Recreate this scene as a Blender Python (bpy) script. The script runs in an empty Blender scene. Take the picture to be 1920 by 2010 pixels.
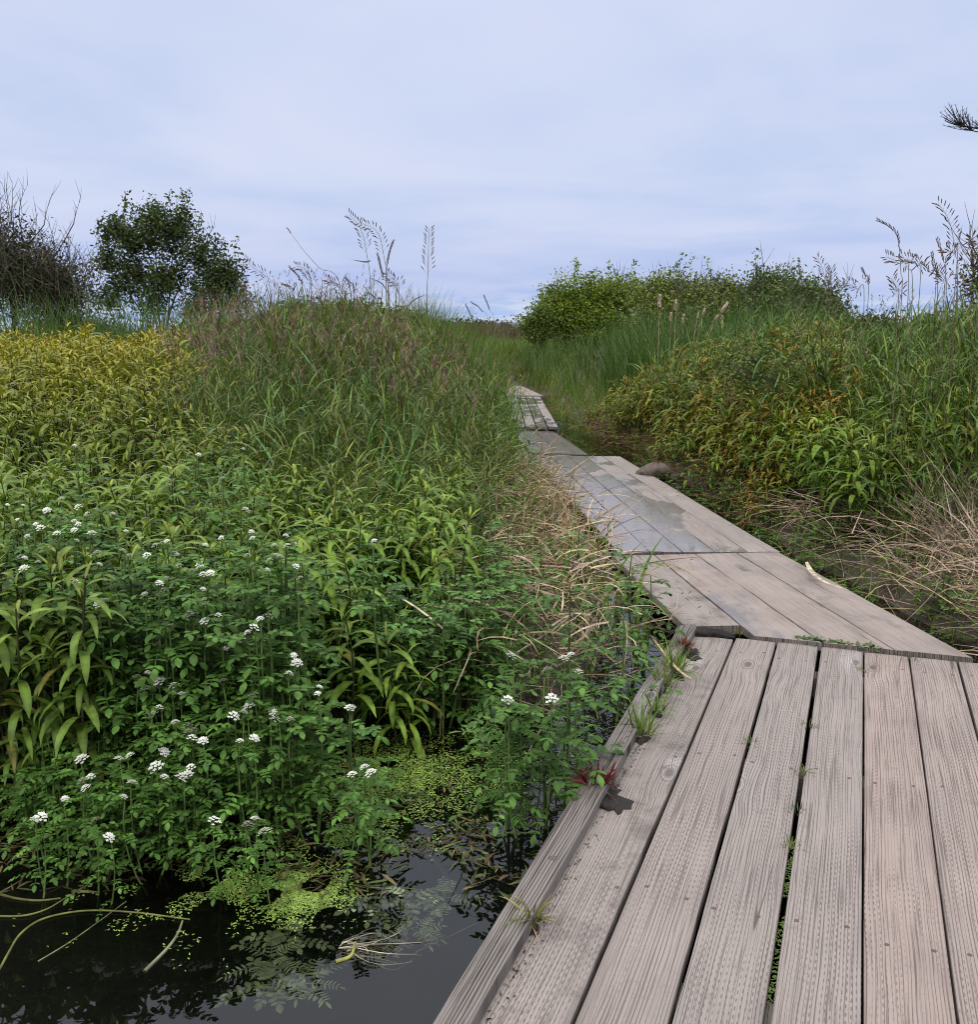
import bpy, math, random
import numpy as np
random.seed(4); rng = np.random.default_rng(11)
sc = bpy.context.scene
COL = sc.collection
PI = math.pi
U = lambda a, b, n=None: rng.uniform(a, b, n)

# ------------------------------------------------------------------ camera maths
H = 1.4; F = 1923.0; PITCH = math.atan(357 / 1923)
def ray(px, py):
    a = (px - 960) / F; b = (py - 1005) / F
    return (a, math.cos(PITCH) - b * math.sin(PITCH), -math.sin(PITCH) - b * math.cos(PITCH))
def at(px, py, z=0.0):            # the point at height z seen at a photo pixel
    r = ray(px, py); t = (z - H) / r[2]
    return np.array((r[0] * t, r[1] * t, z))
def dep(px, py, y):               # the point at forward distance y seen at a photo pixel
    r = ray(px, py); t = y / r[1]
    return np.array((r[0] * t, y, H + r[2] * t))
def smooth(x, a, b):
    t = np.clip((np.asarray(x, float) - a) / (b - a), 0, 1); return t * t * (3 - 2 * t)

cam = bpy.data.cameras.new('camera'); co = bpy.data.objects.new('camera', cam); COL.objects.link(co)
co.location = (0, 0, H); co.rotation_euler = (PI / 2 - PITCH, 0, 0)
cam.sensor_fit = 'HORIZONTAL'; cam.sensor_width = 36; cam.lens = 36 * F / 1920
cam.clip_end = 3000; cam.clip_start = 0.05
sc.camera = co

# ------------------------------------------------------------------ node helpers
class NT:
    def __init__(s, tree): s.t = tree; s.N = tree.nodes; s.L = tree.links; s.N.clear()
    def n(s, typ, ins=None, **kw):
        nd = s.N.new(typ)
        for k, v in kw.items(): setattr(nd, k, v)
        for k, v in (ins or {}).items():
            sk = nd.inputs[k]
            if isinstance(v, bpy.types.NodeSocket): s.L.new(v, sk)
            else:
                if hasattr(sk, 'default_value'):
                    if sk.type == 'RGBA' and len(v) == 3: v = (*v, 1)
                    sk.default_value = v
        return nd
    def m(s, op, a, b=0.0, c=0.0, clamp=False):
        return s.n('ShaderNodeMath', {0: a, 1: b, 2: c}, operation=op, use_clamp=clamp).outputs[0]
    def vm(s, op, a, b=(0, 0, 0)):
        return s.n('ShaderNodeVectorMath', {0: a, 1: b}, operation=op).outputs[0]
    def mix(s, f, a, b, bt='MIX'):
        nd = s.n('ShaderNodeMix', data_type='RGBA', blend_type=bt)
        for i, v in ((0, f), (6, a), (7, b)):
            if isinstance(v, bpy.types.NodeSocket): s.L.new(v, nd.inputs[i])
            elif i == 0: nd.inputs[0].default_value = v
            else: nd.inputs[i].default_value = (*v, 1) if len(v) == 3 else v
        return nd.outputs[2]
    def noise(s, vec, scale=1.0, detail=3.0, rough=.55, dist=0.0):
        return s.n('ShaderNodeTexNoise', {'Vector': vec, 'Scale': scale, 'Detail': detail, 'Roughness': rough, 'Distortion': dist}).outputs[0]
    def ss(s, x, a, b, lo=0.0, hi=1.0):
        return s.n('ShaderNodeMapRange', {0: x, 1: a, 2: b, 3: lo, 4: hi}, interpolation_type='SMOOTHSTEP').outputs[0]
    def xyz(s, x, y, z=0.0): return s.n('ShaderNodeCombineXYZ', {0: x, 1: y, 2: z}).outputs[0]
    def out(s, sh): s.n('ShaderNodeOutputMaterial', {'Surface': sh})

def newmat(name):
    m = bpy.data.materials.new(name); m.use_nodes = True
    return m, NT(m.node_tree)

def leaf_mat(name, trans=.3, rough=.42, spec=.35, tboost=(1.25, 1.3, .6), var=.35):
    m, t = newmat(name)
    a = t.n('ShaderNodeAttribute', attribute_name='Col').outputs['Color']
    oi = t.n('ShaderNodeObjectInfo')
    c = t.mix(1.0, a, oi.outputs['Color'], 'MULTIPLY')
    pos = t.n('ShaderNodeNewGeometry').outputs['Position']
    nz = t.noise(pos, 23.0, 2.0)
    k = t.ss(nz, .3, .7, 1 - var, 1 + var)
    c = t.mix(1.0, c, t.n('ShaderNodeCombineColor', {0: k, 1: k, 2: k}).outputs[0], 'MULTIPLY')
    p = t.n('ShaderNodeBsdfPrincipled', {'Base Color': c, 'Roughness': rough, 'Specular IOR Level': spec})
    if trans > 0:
        tr = t.n('ShaderNodeBsdfTranslucent', {'Color': t.mix(1.0, c, tboost, 'MULTIPLY')})
        t.out(t.n('ShaderNodeMixShader', {0: trans, 1: p.outputs[0], 2: tr.outputs[0]}).outputs[0])
    else: t.out(p.outputs[0])
    return m

def plain(name, col, rough=.8, nscale=30.0, amt=.5, bump=.0):
    m, t = newmat(name)
    oc = t.n('ShaderNodeTexCoord').outputs['Object']
    nz = t.noise(oc, nscale, 5.0)
    c = t.mix(nz, tuple(v * (1 - amt) for v in col), tuple(min(1, v * (1 + amt)) for v in col))
    p = t.n('ShaderNodeBsdfPrincipled', {'Base Color': c, 'Roughness': rough})
    if bump: t.L.new(t.n('ShaderNodeBump', {'Strength': bump, 'Distance': .01, 'Height': nz}).outputs[0], p.inputs['Normal'])
    t.out(p.outputs[0]); return m

M = {}
M['leaf'] = leaf_mat('broad_leaf', .22, .5, .18)
M['cress'] = leaf_mat('cress_leaf', .16, .55, .15)
M['grass'] = leaf_mat('grass_blade', .2, .5, .16)
M['tree'] = leaf_mat('tree_leaf', .2, .55, .12, var=.5)
M['dry'] = leaf_mat('dry_stalk', .08, .85, .08, (1, 1, 1))
M['petal'] = leaf_mat('petal', .3, .7, .1, (1, 1, 1), .08)
M['twig'] = leaf_mat('twig_bark', 0, .85, .15)
M['weed'] = leaf_mat('duckweed_leaf', .1, .4, .3)
M['nail'] = plain('rusty_iron', (.10, .06, .05), .7, 200, .5)
M['soil'] = plain('wet_soil', (.017, .012, .009), .95, 60, .7, .9)
M['rock'] = plain('rock', (.10, .075, .06), .9, 26, .7, 1.0)
M['bark'] = plain('bark', (.06, .05, .042), .9, 12, .5, .5)

def wood_mat(name, light, dark, grain=1.0, incise=1.0, wet=False, rail=False):
    m, t = newmat(name)
    oi = t.n('ShaderNodeObjectInfo'); rnd = oi.outputs['Random']
    pos = t.n('ShaderNodeNewGeometry').outputs['Position']
    oc = t.n('ShaderNodeTexCoord').outputs['Object']
    s = t.n('ShaderNodeSeparateXYZ', {0: oc}); x0, y0, z0 = s.outputs
    y = t.m('MULTIPLY_ADD', rnd, 37.0, y0); xr = t.m('MULTIPLY_ADD', rnd, 9.0, x0)
    # knots: voronoi cells stretched along the board, only some of them kept
    kv = t.n('ShaderNodeTexVoronoi', {'Vector': t.xyz(t.m('MULTIPLY', xr, 3.2), t.m('MULTIPLY', y, 1.35), 0), 'Scale': 1.0, 'Randomness': 1.0}, voronoi_dimensions='2D')
    kd = kv.outputs['Distance']
    keep = t.ss(t.n('ShaderNodeSeparateColor', {0: kv.outputs['Color']}).outputs[0], .62, .66)
    near = t.m('MULTIPLY', t.ss(kd, .34, .02), keep)
    core = t.m('MULTIPLY', t.ss(kd, .055, .03), keep)
    # wobbling grain coordinate, pushed aside round knots
    wob = t.noise(t.xyz(t.m('MULTIPLY', xr, 5.0), t.m('MULTIPLY', y, 1.1), rnd), 1.0, 3.0)
    g = t.m('MULTIPLY_ADD', t.m('SUBTRACT', wob, .5), .03, xr)
    g = t.m('MULTIPLY_ADD', t.m('MULTIPLY', near, kd), .11, g)
    fine = t.noise(t.xyz(t.m('MULTIPLY', g, 210.0), t.m('MULTIPLY', y, 2.6), rnd), 1.0, 3.0, .6)
    mid = t.noise(t.xyz(t.m('MULTIPLY', g, 75.0), t.m('MULTIPLY', y, .8), 3.0), 1.0, 2.0, .5)
    ring = t.m('SINE', t.m('ADD', t.m('MULTIPLY', g, 2 * PI / .0082), t.m('MULTIPLY', mid, 9.0)))
    line = t.ss(ring, .66, 1.0)
    streak = t.ss(fine, .53, .70)
    # incising: rows of short slits
    rowp = t.m('DIVIDE', g, .0102); row = t.m('FLOOR', rowp); fx = t.m('FRACT', rowp)
    rr = t.n('ShaderNodeTexWhiteNoise', {'W': t.m('ADD', row, t.m('MULTIPLY', rnd, 91.0))}, noise_dimensions='1D').outputs['Value']
    fy = t.m('FRACT', t.m('ADD', t.m('DIVIDE', y, .027), rr))
    inc = t.m('MULTIPLY', t.ss(t.m('ABSOLUTE', t.m('SUBTRACT', fx, .5)), .15, .05), t.ss(t.m('ABSOLUTE', t.m('SUBTRACT', fy, .5)), .30, .16))
    blot = t.noise(t.xyz(t.m('MULTIPLY', xr, 6.0), t.m('MULTIPLY', y, 1.6), 5.0), 1.0, 4.0)
    inc = t.m('MULTIPLY', inc, t.ss(blot, .38, .6, .05, incise))
    dk = t.m('MULTIPLY', t.m('MAXIMUM', t.m('MULTIPLY', line, t.ss(mid, .3, .6, .2, .95)), t.m('MULTIPLY', streak, .9)), grain)
    dk = t.m('MAXIMUM', dk, t.m('MULTIPLY', inc, .85))
    # long drying cracks
    ck = t.noise(t.xyz(t.m('MULTIPLY', xr, 22.0), t.m('MULTIPLY', y, .55), 9.0), 1.0, 1.0)
    crack = t.m('MULTIPLY', t.ss(t.m('ABSOLUTE', t.m('SUBTRACT', ck, .5)), .012, .004), t.ss(t.noise(t.xyz(t.m('MULTIPLY', xr, 7.0), t.m('MULTIPLY', y, .7), 2.0), 1.0, 1.0), .6, .66))
    dk = t.m('MAXIMUM', dk, crack)
    rings = t.m('MULTIPLY', t.ss(t.m('SINE', t.m('MULTIPLY', kd, 170.0)), .1, 1.0), t.m('MULTIPLY', t.ss(kd, .13, .08), keep))
    dk = t.m('MAXIMUM', dk, t.m('MULTIPLY', rings, .7)); dk = t.m('MAXIMUM', dk, t.m('MULTIPLY', core, .9))
    edge = t.m('MULTIPLY', t.ss(t.m('ABSOLUTE', x0), .05, .095), t.ss(t.noise(t.xyz(t.m('MULTIPLY', xr, 9.0), t.m('MULTIPLY', y, 3.0), 7.0), 1.0, 4.0), .42, .66))
    dk = t.m('MAXIMUM', dk, t.m('MULTIPLY', edge, .5))
    spot = t.m('MULTIPLY', t.ss(t.noise(pos, 14.0, 5.0, .65), .56, .72), .38)
    dk = t.m('MAXIMUM', dk, spot)
    dk = t.m('MULTIPLY', t.m('MINIMUM', dk, 1.0), .8 if not rail else .95)
    big = t.noise(pos, 2.1, 5.0, .6)
    base = t.mix(t.ss(big, .3, .7), tuple(v * .8 for v in light), light)
    grey = t.mix(t.m('MULTIPLY', rnd, .55), base, (light[1] * .98, light[1] * .93, light[1] * .86))
    pale = t.mix(t.m('MULTIPLY', t.m('MULTIPLY', near, t.ss(blot, .4, .6)), .5), grey, (.46, .42, .40))
    speck = t.ss(t.noise(pos, 160.0, 2.0), .6, .75)
    pale = t.mix(t.m('MULTIPLY', speck, .35), pale, dark)
    c = t.mix(dk, pale, dark)
    # dirt stains carried on the boards (object colour green channel)
    oc3 = t.n('ShaderNodeSeparateColor', {0: oi.outputs['Color']})
    st = t.m('MULTIPLY', t.ss(t.noise(pos, 5.5, 6.0, .65), .5, .68), t.m('SUBTRACT', 1.0, oc3.outputs[1]))
    c = t.mix(st, c, (.06, .05, .045))
    hgt = t.m('SUBTRACT', 1.0, dk)
    rough = 0.82
    p = t.n('ShaderNodeBsdfPrincipled', {'Roughness': rough, 'Specular IOR Level': .25})
    bmp = t.n('ShaderNodeBump', {'Strength': .75 if rail else .6, 'Distance': .004 if rail else .0025, 'Height': hgt})
    if wet:   # object colour red channel = how wet the board is
        wv = t.noise(t.vm('MULTIPLY', pos, (1.7, .6, 1.0)), 1.6, 7.0, .62)
        w = t.ss(t.m('ADD', wv, t.m('MULTIPLY', t.m('SUBTRACT', 1.0, oc3.outputs[0]), .9)), .80, .92)
        c = t.mix(w, c, t.mix(.38, c, (.035, .033, .031)))
        t.L.new(t.m('MULTIPLY_ADD', w, -.69, .82), p.inputs['Roughness'])
        t.L.new(t.m('MULTIPLY_ADD', w, .6, .25), p.inputs['Specular IOR Level'])
        t.L.new(t.m('MULTIPLY', t.m('SUBTRACT', 1.0, t.m('MULTIPLY', w, .97)), .5), bmp.inputs['Strength'])
    nrm = bmp.outputs[0]
    if wet:   # standing water lies level whatever the tilt of its board
        up_ = t.m('MULTIPLY', w, t.ss(t.n('ShaderNodeSeparateXYZ', {0: t.n('ShaderNodeNewGeometry').outputs['Normal']}).outputs[2], .8, .95))
        nrm = t.n('ShaderNodeMix', {0: up_, 4: nrm, 5: (0, 0, 1)}, data_type='VECTOR').outputs[1]; nrm = t.vm('NORMALIZE', nrm)
    t.L.new(c, p.inputs['Base Color']); t.L.new(nrm, p.inputs['Normal'])
    t.out(p.outputs[0]); return m
M['deck'] = wood_mat('weathered_deck', (.298, .234, .204), (.052, .038, .032))
M['deck2'] = wood_mat('wet_deck', (.30, .243, .213), (.08, .062, .053), .8, .5, wet=True)
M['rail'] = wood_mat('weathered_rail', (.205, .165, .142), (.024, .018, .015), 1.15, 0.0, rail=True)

# water
m, t = newmat('pond_water'); M['water'] = m
pos = t.n('ShaderNodeNewGeometry').outputs['Position']
b = t.n('ShaderNodeBump', {'Strength': .03, 'Distance': .02, 'Height': t.noise(pos, 6.0, 2.0)})
fr = t.n('ShaderNodeFresnel', {'IOR': 1.33, 'Normal': b.outputs[0]})
gl = t.n('ShaderNodeBsdfGlossy', {'Color': (.95, .97, 1.0), 'Roughness': .0, 'Normal': b.outputs[0]})
tr = t.n('ShaderNodeBsdfTransparent', {'Color': (.5, .52, .48)})
t.out(t.n('ShaderNodeMixShader', {0: t.m('MULTIPLY_ADD', fr.outputs[0], 1.15, .0, True), 1: tr.outputs[0], 2: gl.outputs[0]}).outputs[0])
# ground
m, t = newmat('peat_ground'); M['ground'] = m
pos = t.n('ShaderNodeNewGeometry').outputs['Position']
a = t.noise(pos, 1.2, 6.0); b = t.noise(pos, 22.0, 6.0, .7)
z = t.n('ShaderNodeSeparateXYZ', {0: pos}).outputs[2]
c = t.mix(t.ss(b, .35, .7), (.022, .016, .011), (.085, .055, .034))
c = t.mix(t.m('MULTIPLY', t.ss(a, .5, .65), .5), c, (.05, .06, .02))
c = t.mix(t.ss(z, -.14, -.24), c, (.012, .012, .009))
p = t.n('ShaderNodeBsdfPrincipled', {'Base Color': c, 'Roughness': .9, 'Normal': t.n('ShaderNodeBump', {'Strength': .8, 'Distance': .03, 'Height': b}).outputs[0]})
t.out(p.outputs[0])

# ------------------------------------------------------------------ mesh helpers
class MB:
    def __init__(s): s.v = []; s.q = []; s.c = []; s.n = 0
    def add(s, v, q, c):
        v = np.asarray(v, float).reshape(-1, 3); q = np.asarray(q, int).reshape(-1, 4)
        c = np.asarray(c, float)
        if c.ndim == 1: c = np.tile(c[:3], (len(v), 1))
        s.v.append(v); s.q.append(q + s.n); s.c.append(c.reshape(-1, 3)); s.n += len(v); return s
    def merge(s, o, tint=(1, 1, 1), off=(0, 0, 0)):
        v, q, c = o.arr(); return s.add(v + np.asarray(off), q, c * np.asarray(tint))
    def arr(s):
        if not s.v: return np.zeros((0, 3)), np.zeros((0, 4), int), np.zeros((0, 3))
        return np.concatenate(s.v), np.concatenate(s.q), np.concatenate(s.c)
    def scatter(s, proto, P, rz, scl, tint, lean=None):
        v, q, c = proto.arr(); N = len(P)
        if N == 0: return s
        P = np.asarray(P); cs, sn = np.cos(rz)[:, None], np.sin(rz)[:, None]
        scl = np.asarray(scl)
        if scl.ndim == 1: scl = np.stack([scl] * 3, 1)
        x = v[None, :, 0] * scl[:, 0:1]; y = v[None, :, 1] * scl[:, 1:2]; z = v[None, :, 2] * scl[:, 2:3]
        X = x * cs - y * sn; Y = x * sn + y * cs
        if lean is not None: X = X + lean[:, 0:1] * z; Y = Y + lean[:, 1:2] * z
        V = np.stack([X + P[:, 0:1], Y + P[:, 1:2], z + P[:, 2:3]], 2).reshape(-1, 3)
        Q = (q[None] + (np.arange(N) * len(v))[:, None, None]).reshape(-1, 4)
        C = (c[None] * np.asarray(tint)[:, None, :]).reshape(-1, 3)
        return s.add(V, Q, C)
    def mesh(s, name, mat, smooth=True):
        v, q, c = s.arr(); me = bpy.data.meshes.new(name)
        nv, nq = len(v), len(q)
        me.vertices.add(nv); me.vertices.foreach_set('co', v.astype(np.float32).ravel())
        me.loops.add(nq * 4); me.loops.foreach_set('vertex_index', q.astype(np.int32).ravel())
        me.polygons.add(nq); me.polygons.foreach_set('loop_start', np.arange(0, nq * 4, 4, dtype=np.int32))
        try: me.polygons.foreach_set('loop_total', np.full(nq, 4, np.int32))
        except Exception: pass
        me.polygons.foreach_set('use_smooth', np.full(nq, smooth, bool))
        at_ = me.attributes.new('Col', 'FLOAT_COLOR', 'POINT')
        at_.data.foreach_set('color', np.concatenate([c, np.ones((nv, 1))], 1).astype(np.float32).ravel())
        me.update(calc_edges=True); me.validate()
        me.materials.append(M[mat]); return me
    def build(s, name, mat, parent=None, smooth=True):
        return obj(name, s.mesh(name, mat, smooth), parent)

def obj(name, me, parent=None):
    o = bpy.data.objects.new(name, me); COL.objects.link(o)
    if parent: o.parent = parent
    return o
def tag(o, label=None, cat=None, group=None, kind=None):
    for k, v in (('label', label), ('category', cat), ('group', group), ('kind', kind)):
        if v: o[k] = v
    return o
def thing(name, label, cat, loc=(0, 0, 0), group=None):
    o = bpy.data.objects.new(name, None); COL.objects.link(o); o.location = loc; o.empty_display_size = .1
    return tag(o, label, cat, group)
def setcol(o, c):
    o.color = (*c, 1)
    for ch in o.children: ch.color = (*c, 1)

PROF = {
    'lance': lambda t: np.clip((t + .02) ** .55 * (1 - t) ** .75 * 1.75, .03, 1),
    'grass': lambda t: np.clip(1 - t ** 1.8, .04, 1) * np.clip(.55 + t * 2, 0, 1),
    'oval': lambda t: np.clip(np.sin(PI * np.clip(t * .92 + .05, 0, 1)) ** .7, .06, 1),
    'strip': lambda t: np.clip(1 - t ** 4 * .8, .1, 1),
}
def ribbons(P, az, el, droop, L, W, seg=4, prof='lance', fold=0.0, pw=1.4, roll=0.0, sway=0.0, col=(1, 1, 1), tipcol=None, midcol=1.0):
    P = np.asarray(P, float); N = len(P)
    A = lambda x: np.broadcast_to(np.asarray(x, float), (N,)).copy()
    az, el, droop, L, W, roll, sway = map(A, (az, el, droop, L, W, roll, sway))
    t = np.linspace(0, 1, seg + 1); tm = (t[1:] + t[:-1]) / 2
    e = el[:, None] - droop[:, None] * tm[None] ** pw
    a = az[:, None] + sway[:, None] * tm[None]
    d = np.stack([np.cos(e) * np.cos(a), np.cos(e) * np.sin(a), np.sin(e)], 2)
    C = np.concatenate([np.zeros((N, 1, 3)), np.cumsum(d * (L / seg)[:, None, None], 1)], 1) + P[:, None]
    T = np.concatenate([d[:, :1], (d[:, 1:] + d[:, :-1]) / 2, d[:, -1:]], 1)
    aa = az[:, None] + sway[:, None] * t[None]
    S = np.stack([-np.sin(aa), np.cos(aa), np.zeros_like(aa)], 2)
    Up = np.cross(T, S)
    S2 = S * np.cos(roll)[:, None, None] + Up * np.sin(roll)[:, None, None]
    U2 = np.cross(T, S2)
    w = PROF[prof](t)[None, :, None] * (W / 2)[:, None, None]
    col = np.asarray(col, float)
    if col.ndim == 1: col = np.tile(col, (N, 1))
    cc = np.repeat(col[:, None], seg + 1, 1)
    if tipcol is not None:
        tc = np.asarray(tipcol, float); tc = np.tile(tc, (N, 1)) if tc.ndim == 1 else tc
        cc = cc * (1 - t[None, :, None] ** 2) + tc[:, None] * t[None, :, None] ** 2
    if fold:
        V = np.stack([C - S2 * w + U2 * w * fold, C, C + S2 * w + U2 * w * fold], 2)
        K = 3; cc = np.stack([cc, cc * midcol, cc], 2)
    else:
        V = np.stack([C - S2 * w, C + S2 * w], 2); K = 2; cc = np.stack([cc, cc], 2)
    idx = np.arange((seg + 1) * K).reshape(seg + 1, K)
    q = np.stack([idx[:-1, :-1], idx[:-1, 1:], idx[1:, 1:], idx[1:, :-1]], 2).reshape(-1, 4)
    Q = (q[None] + (np.arange(N) * (seg + 1) * K)[:, None, None]).reshape(-1, 4)
    return V.reshape(-1, 3), Q, cc.reshape(-1, 3), C
def tube(P, R, sides=5, col=(1, 1, 1)):
    P = np.asarray(P, float); n = len(P); R = np.broadcast_to(np.asarray(R, float), (n,))
    T = np.gradient(P, axis=0); T /= np.linalg.norm(T, axis=1)[:, None] + 1e-9
    ref = np.array((0.03, .02, 1.0)) if abs(T[0, 2]) < .9 else np.array((1.0, .02, .03))
    A = np.cross(T, ref); A /= np.linalg.norm(A, axis=1)[:, None] + 1e-9; B = np.cross(T, A)
    th = np.linspace(0, 2 * PI, sides, endpoint=False)
    V = P[:, None] + R[:, None, None] * (A[:, None] * np.cos(th)[None, :, None] + B[:, None] * np.sin(th)[None, :, None])
    i = np.arange(n * sides).reshape(n, sides); j = np.roll(i, -1, 1)
    q = np.stack([i[:-1], j[:-1], j[1:], i[1:]], 2).reshape(-1, 4)
    return V.reshape(-1, 3), q, np.asarray(col, float)
def bez(a, b, c, n=6):
    t = np.linspace(0, 1, n)[:, None]; a, b, c = map(np.asarray, (a, b, c))
    return a * (1 - t) ** 2 + 2 * b * t * (1 - t) + c * t * t
def spline(pts, n=4):
    P = np.asarray(pts, float); P = np.concatenate([[2 * P[0] - P[1]], P, [2 * P[-1] - P[-2]]]); out = []
    for i in range(1, len(P) - 2):
        for t in np.linspace(0, 1, n, endpoint=False):
            a, b, c, d = P[i - 1:i + 3]
            out.append(.5 * (2 * b + (c - a) * t + (2 * a - 5 * b + 4 * c - d) * t * t + (3 * b - a - 3 * c + d) * t ** 3))
    out.append(P[-2]); return np.array(out)
def lump(c, r, seed=0, n=10, m=7, amp=.2, col=(1, 1, 1), flat=None):
    r = np.broadcast_to(np.asarray(r, float), (3,)); g = np.random.default_rng(seed)
    th = np.linspace(0, 2 * PI, n, endpoint=False); ph = np.linspace(.05, PI - .05, m)
    ph, th = np.meshgrid(ph, th, indexing='ij')
    k = 1 + amp * (np.sin(th * 2 + g.uniform(0, 6)) * np.sin(ph * 3 + g.uniform(0, 6)) + .7 * g.uniform(-1, 1, th.shape))
    V = np.stack([r[0] * np.sin(ph) * np.cos(th) * k, r[1] * np.sin(ph) * np.sin(th) * k, r[2] * np.cos(ph) * k], 2)
    if flat is not None: V[..., 2] = np.maximum(V[..., 2], flat)
    i = np.arange(n * m).reshape(m, n); j = np.roll(i, -1, 1)
    q = np.stack([i[:-1], i[1:], j[1:], j[:-1]], 2).reshape(-1, 4)
    return V.reshape(-1, 3) + np.asarray(c), q, np.asarray(col, float)
def leafcloud(C, n, rad, size, col, cvar=.35, up=.3):
    """n diamond leaves round every centre"""
    C = np.asarray(C); N = len(C) * n
    P = np.repeat(C, n, 0) + rng.normal(0, 1, (N, 3)) * np.asarray(rad) * .55
    a = rng.normal(0, 1, (N, 3)); a[:, 2] = a[:, 2] * .6 + up; a /= np.linalg.norm(a, axis=1)[:, None]
    b = np.cross(a, rng.normal(0, 1, (N, 3))); b /= np.linalg.norm(b, axis=1)[:, None]
    L = U(.6, 1.25, N)[:, None] * size; W = L * U(.38, .6, N)[:, None]
    V = np.stack([P, P + a * L * .5 + b * W * .5, P + a * L, P + a * L * .5 - b * W * .5], 1)
    cc = np.asarray(col)[None] * np.repeat(U(1 - cvar, 1 + cvar, len(C)), n)[:, None] * U(.75, 1.25, N)[:, None]
    cc = cc * (1 + np.stack([U(-.12, .2, N), U(-.05, .05, N), U(-.2, .2, N)], 1))
    return V.reshape(-1, 3), np.arange(N * 4).reshape(-1, 4), np.repeat(cc, 4, 0)

# ------------------------------------------------------------------ place: edges of the boardwalk and the ground
LY = [-3, 1.73, 4.44, 5.0, 6.0, 8, 11.9, 15.4, 22.8, 27, 40]; LX = [-1.9, -.12, .91, .86, .78, .70, .48, .32, .30, -.2, -6]
RY = [-3, 1.73, 3.9, 4.2, 6.0, 8, 11.5, 15.4, 22.7, 24.5, 40]; RX = [-.2, 1.5, 2.36, 2.1, 1.86, 1.75, 1.62, 1.12, 1.26, 1.2, -2]
edgeL = lambda y: np.interp(y, LY, LX)
edgeR = lambda y: np.interp(y, RY, RX)
WZ = -.12
def ground(x, y):
    x = np.asarray(x, float); y = np.asarray(y, float)
    dl = edgeL(y) - x; dr = x - edgeR(y)
    wob = .12 * np.sin(x * 2.3 + 1) * np.sin(y * 1.7) + .06 * np.sin(x * 5.1) * np.sin(y * 4.3 + 2)
    left = -.55 + .45 * smooth(y + wob * 2 + .10 * x - .95 * smooth(x, -1.0, -.35), 2.15, 3.0) + .72 * smooth(y, 4, 13) * smooth(dl, .3, 2.2) - .12 * (1 - smooth(dl, .1, .6)) * (1 - smooth(y, 15, 18))
    right = -.26 + .2 * smooth(dr, .0, .5) + .55 * smooth(dr, .5, 2.2) * smooth(y, 4.0, 9)
    pool = np.exp(-((y - 12.9) / 1.5) ** 2) * (1 - smooth(dr, .25, .75)); right = right - .25 * pool
    g = np.where(dl > 0, left, np.where(dr > 0, right, np.where(y < 17, -.32, -.16)))
    far = smooth(y, 24, 32); g = g * (1 - far) + .6 * far
    return g + wob * .3 * smooth(y, 2.5, 4)

def axis(lims, steps):
    o = [lims[0]]
    for a, b, s in steps: o += list(np.arange(a, b, s))
    return np.unique(np.round(np.array(o + [lims[1]]), 4))
gx = axis((-1500, 1500), [(-60, -14, 4), (-14, -6, .5), (-6, 6, .12), (6, 14, .5), (14, 60, 4)])
gy = axis((-1500, 1500), [(-60, -4, 8), (-4, 1, .5), (1, 17, .12), (17, 34, .4), (34, 90, 5)])
X, Y = np.meshgrid(gx, gy); Z = ground(X, Y)
i = np.arange(X.size).reshape(X.shape)
mb = MB(); mb.add(np.stack([X, Y, Z], 2), np.stack([i[:-1, :-1], i[:-1, 1:], i[1:, 1:], i[1:, :-1]], 2), (1, 1, 1))
tag(mb.build('ground', 'ground'), kind='structure')
wx, wy = np.meshgrid(np.linspace(-14, 14, 8), np.linspace(-6, 23, 8)); i = np.arange(64).reshape(8, 8)
mb = MB(); mb.add(np.stack([wx, wy, np.full_like(wx, WZ)], 2), np.stack([i[:-1, :-1], i[:-1, 1:], i[1:, 1:], i[1:, :-1]], 2), (1, 1, 1))
tag(mb.build('water', 'water'), kind='structure')

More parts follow.
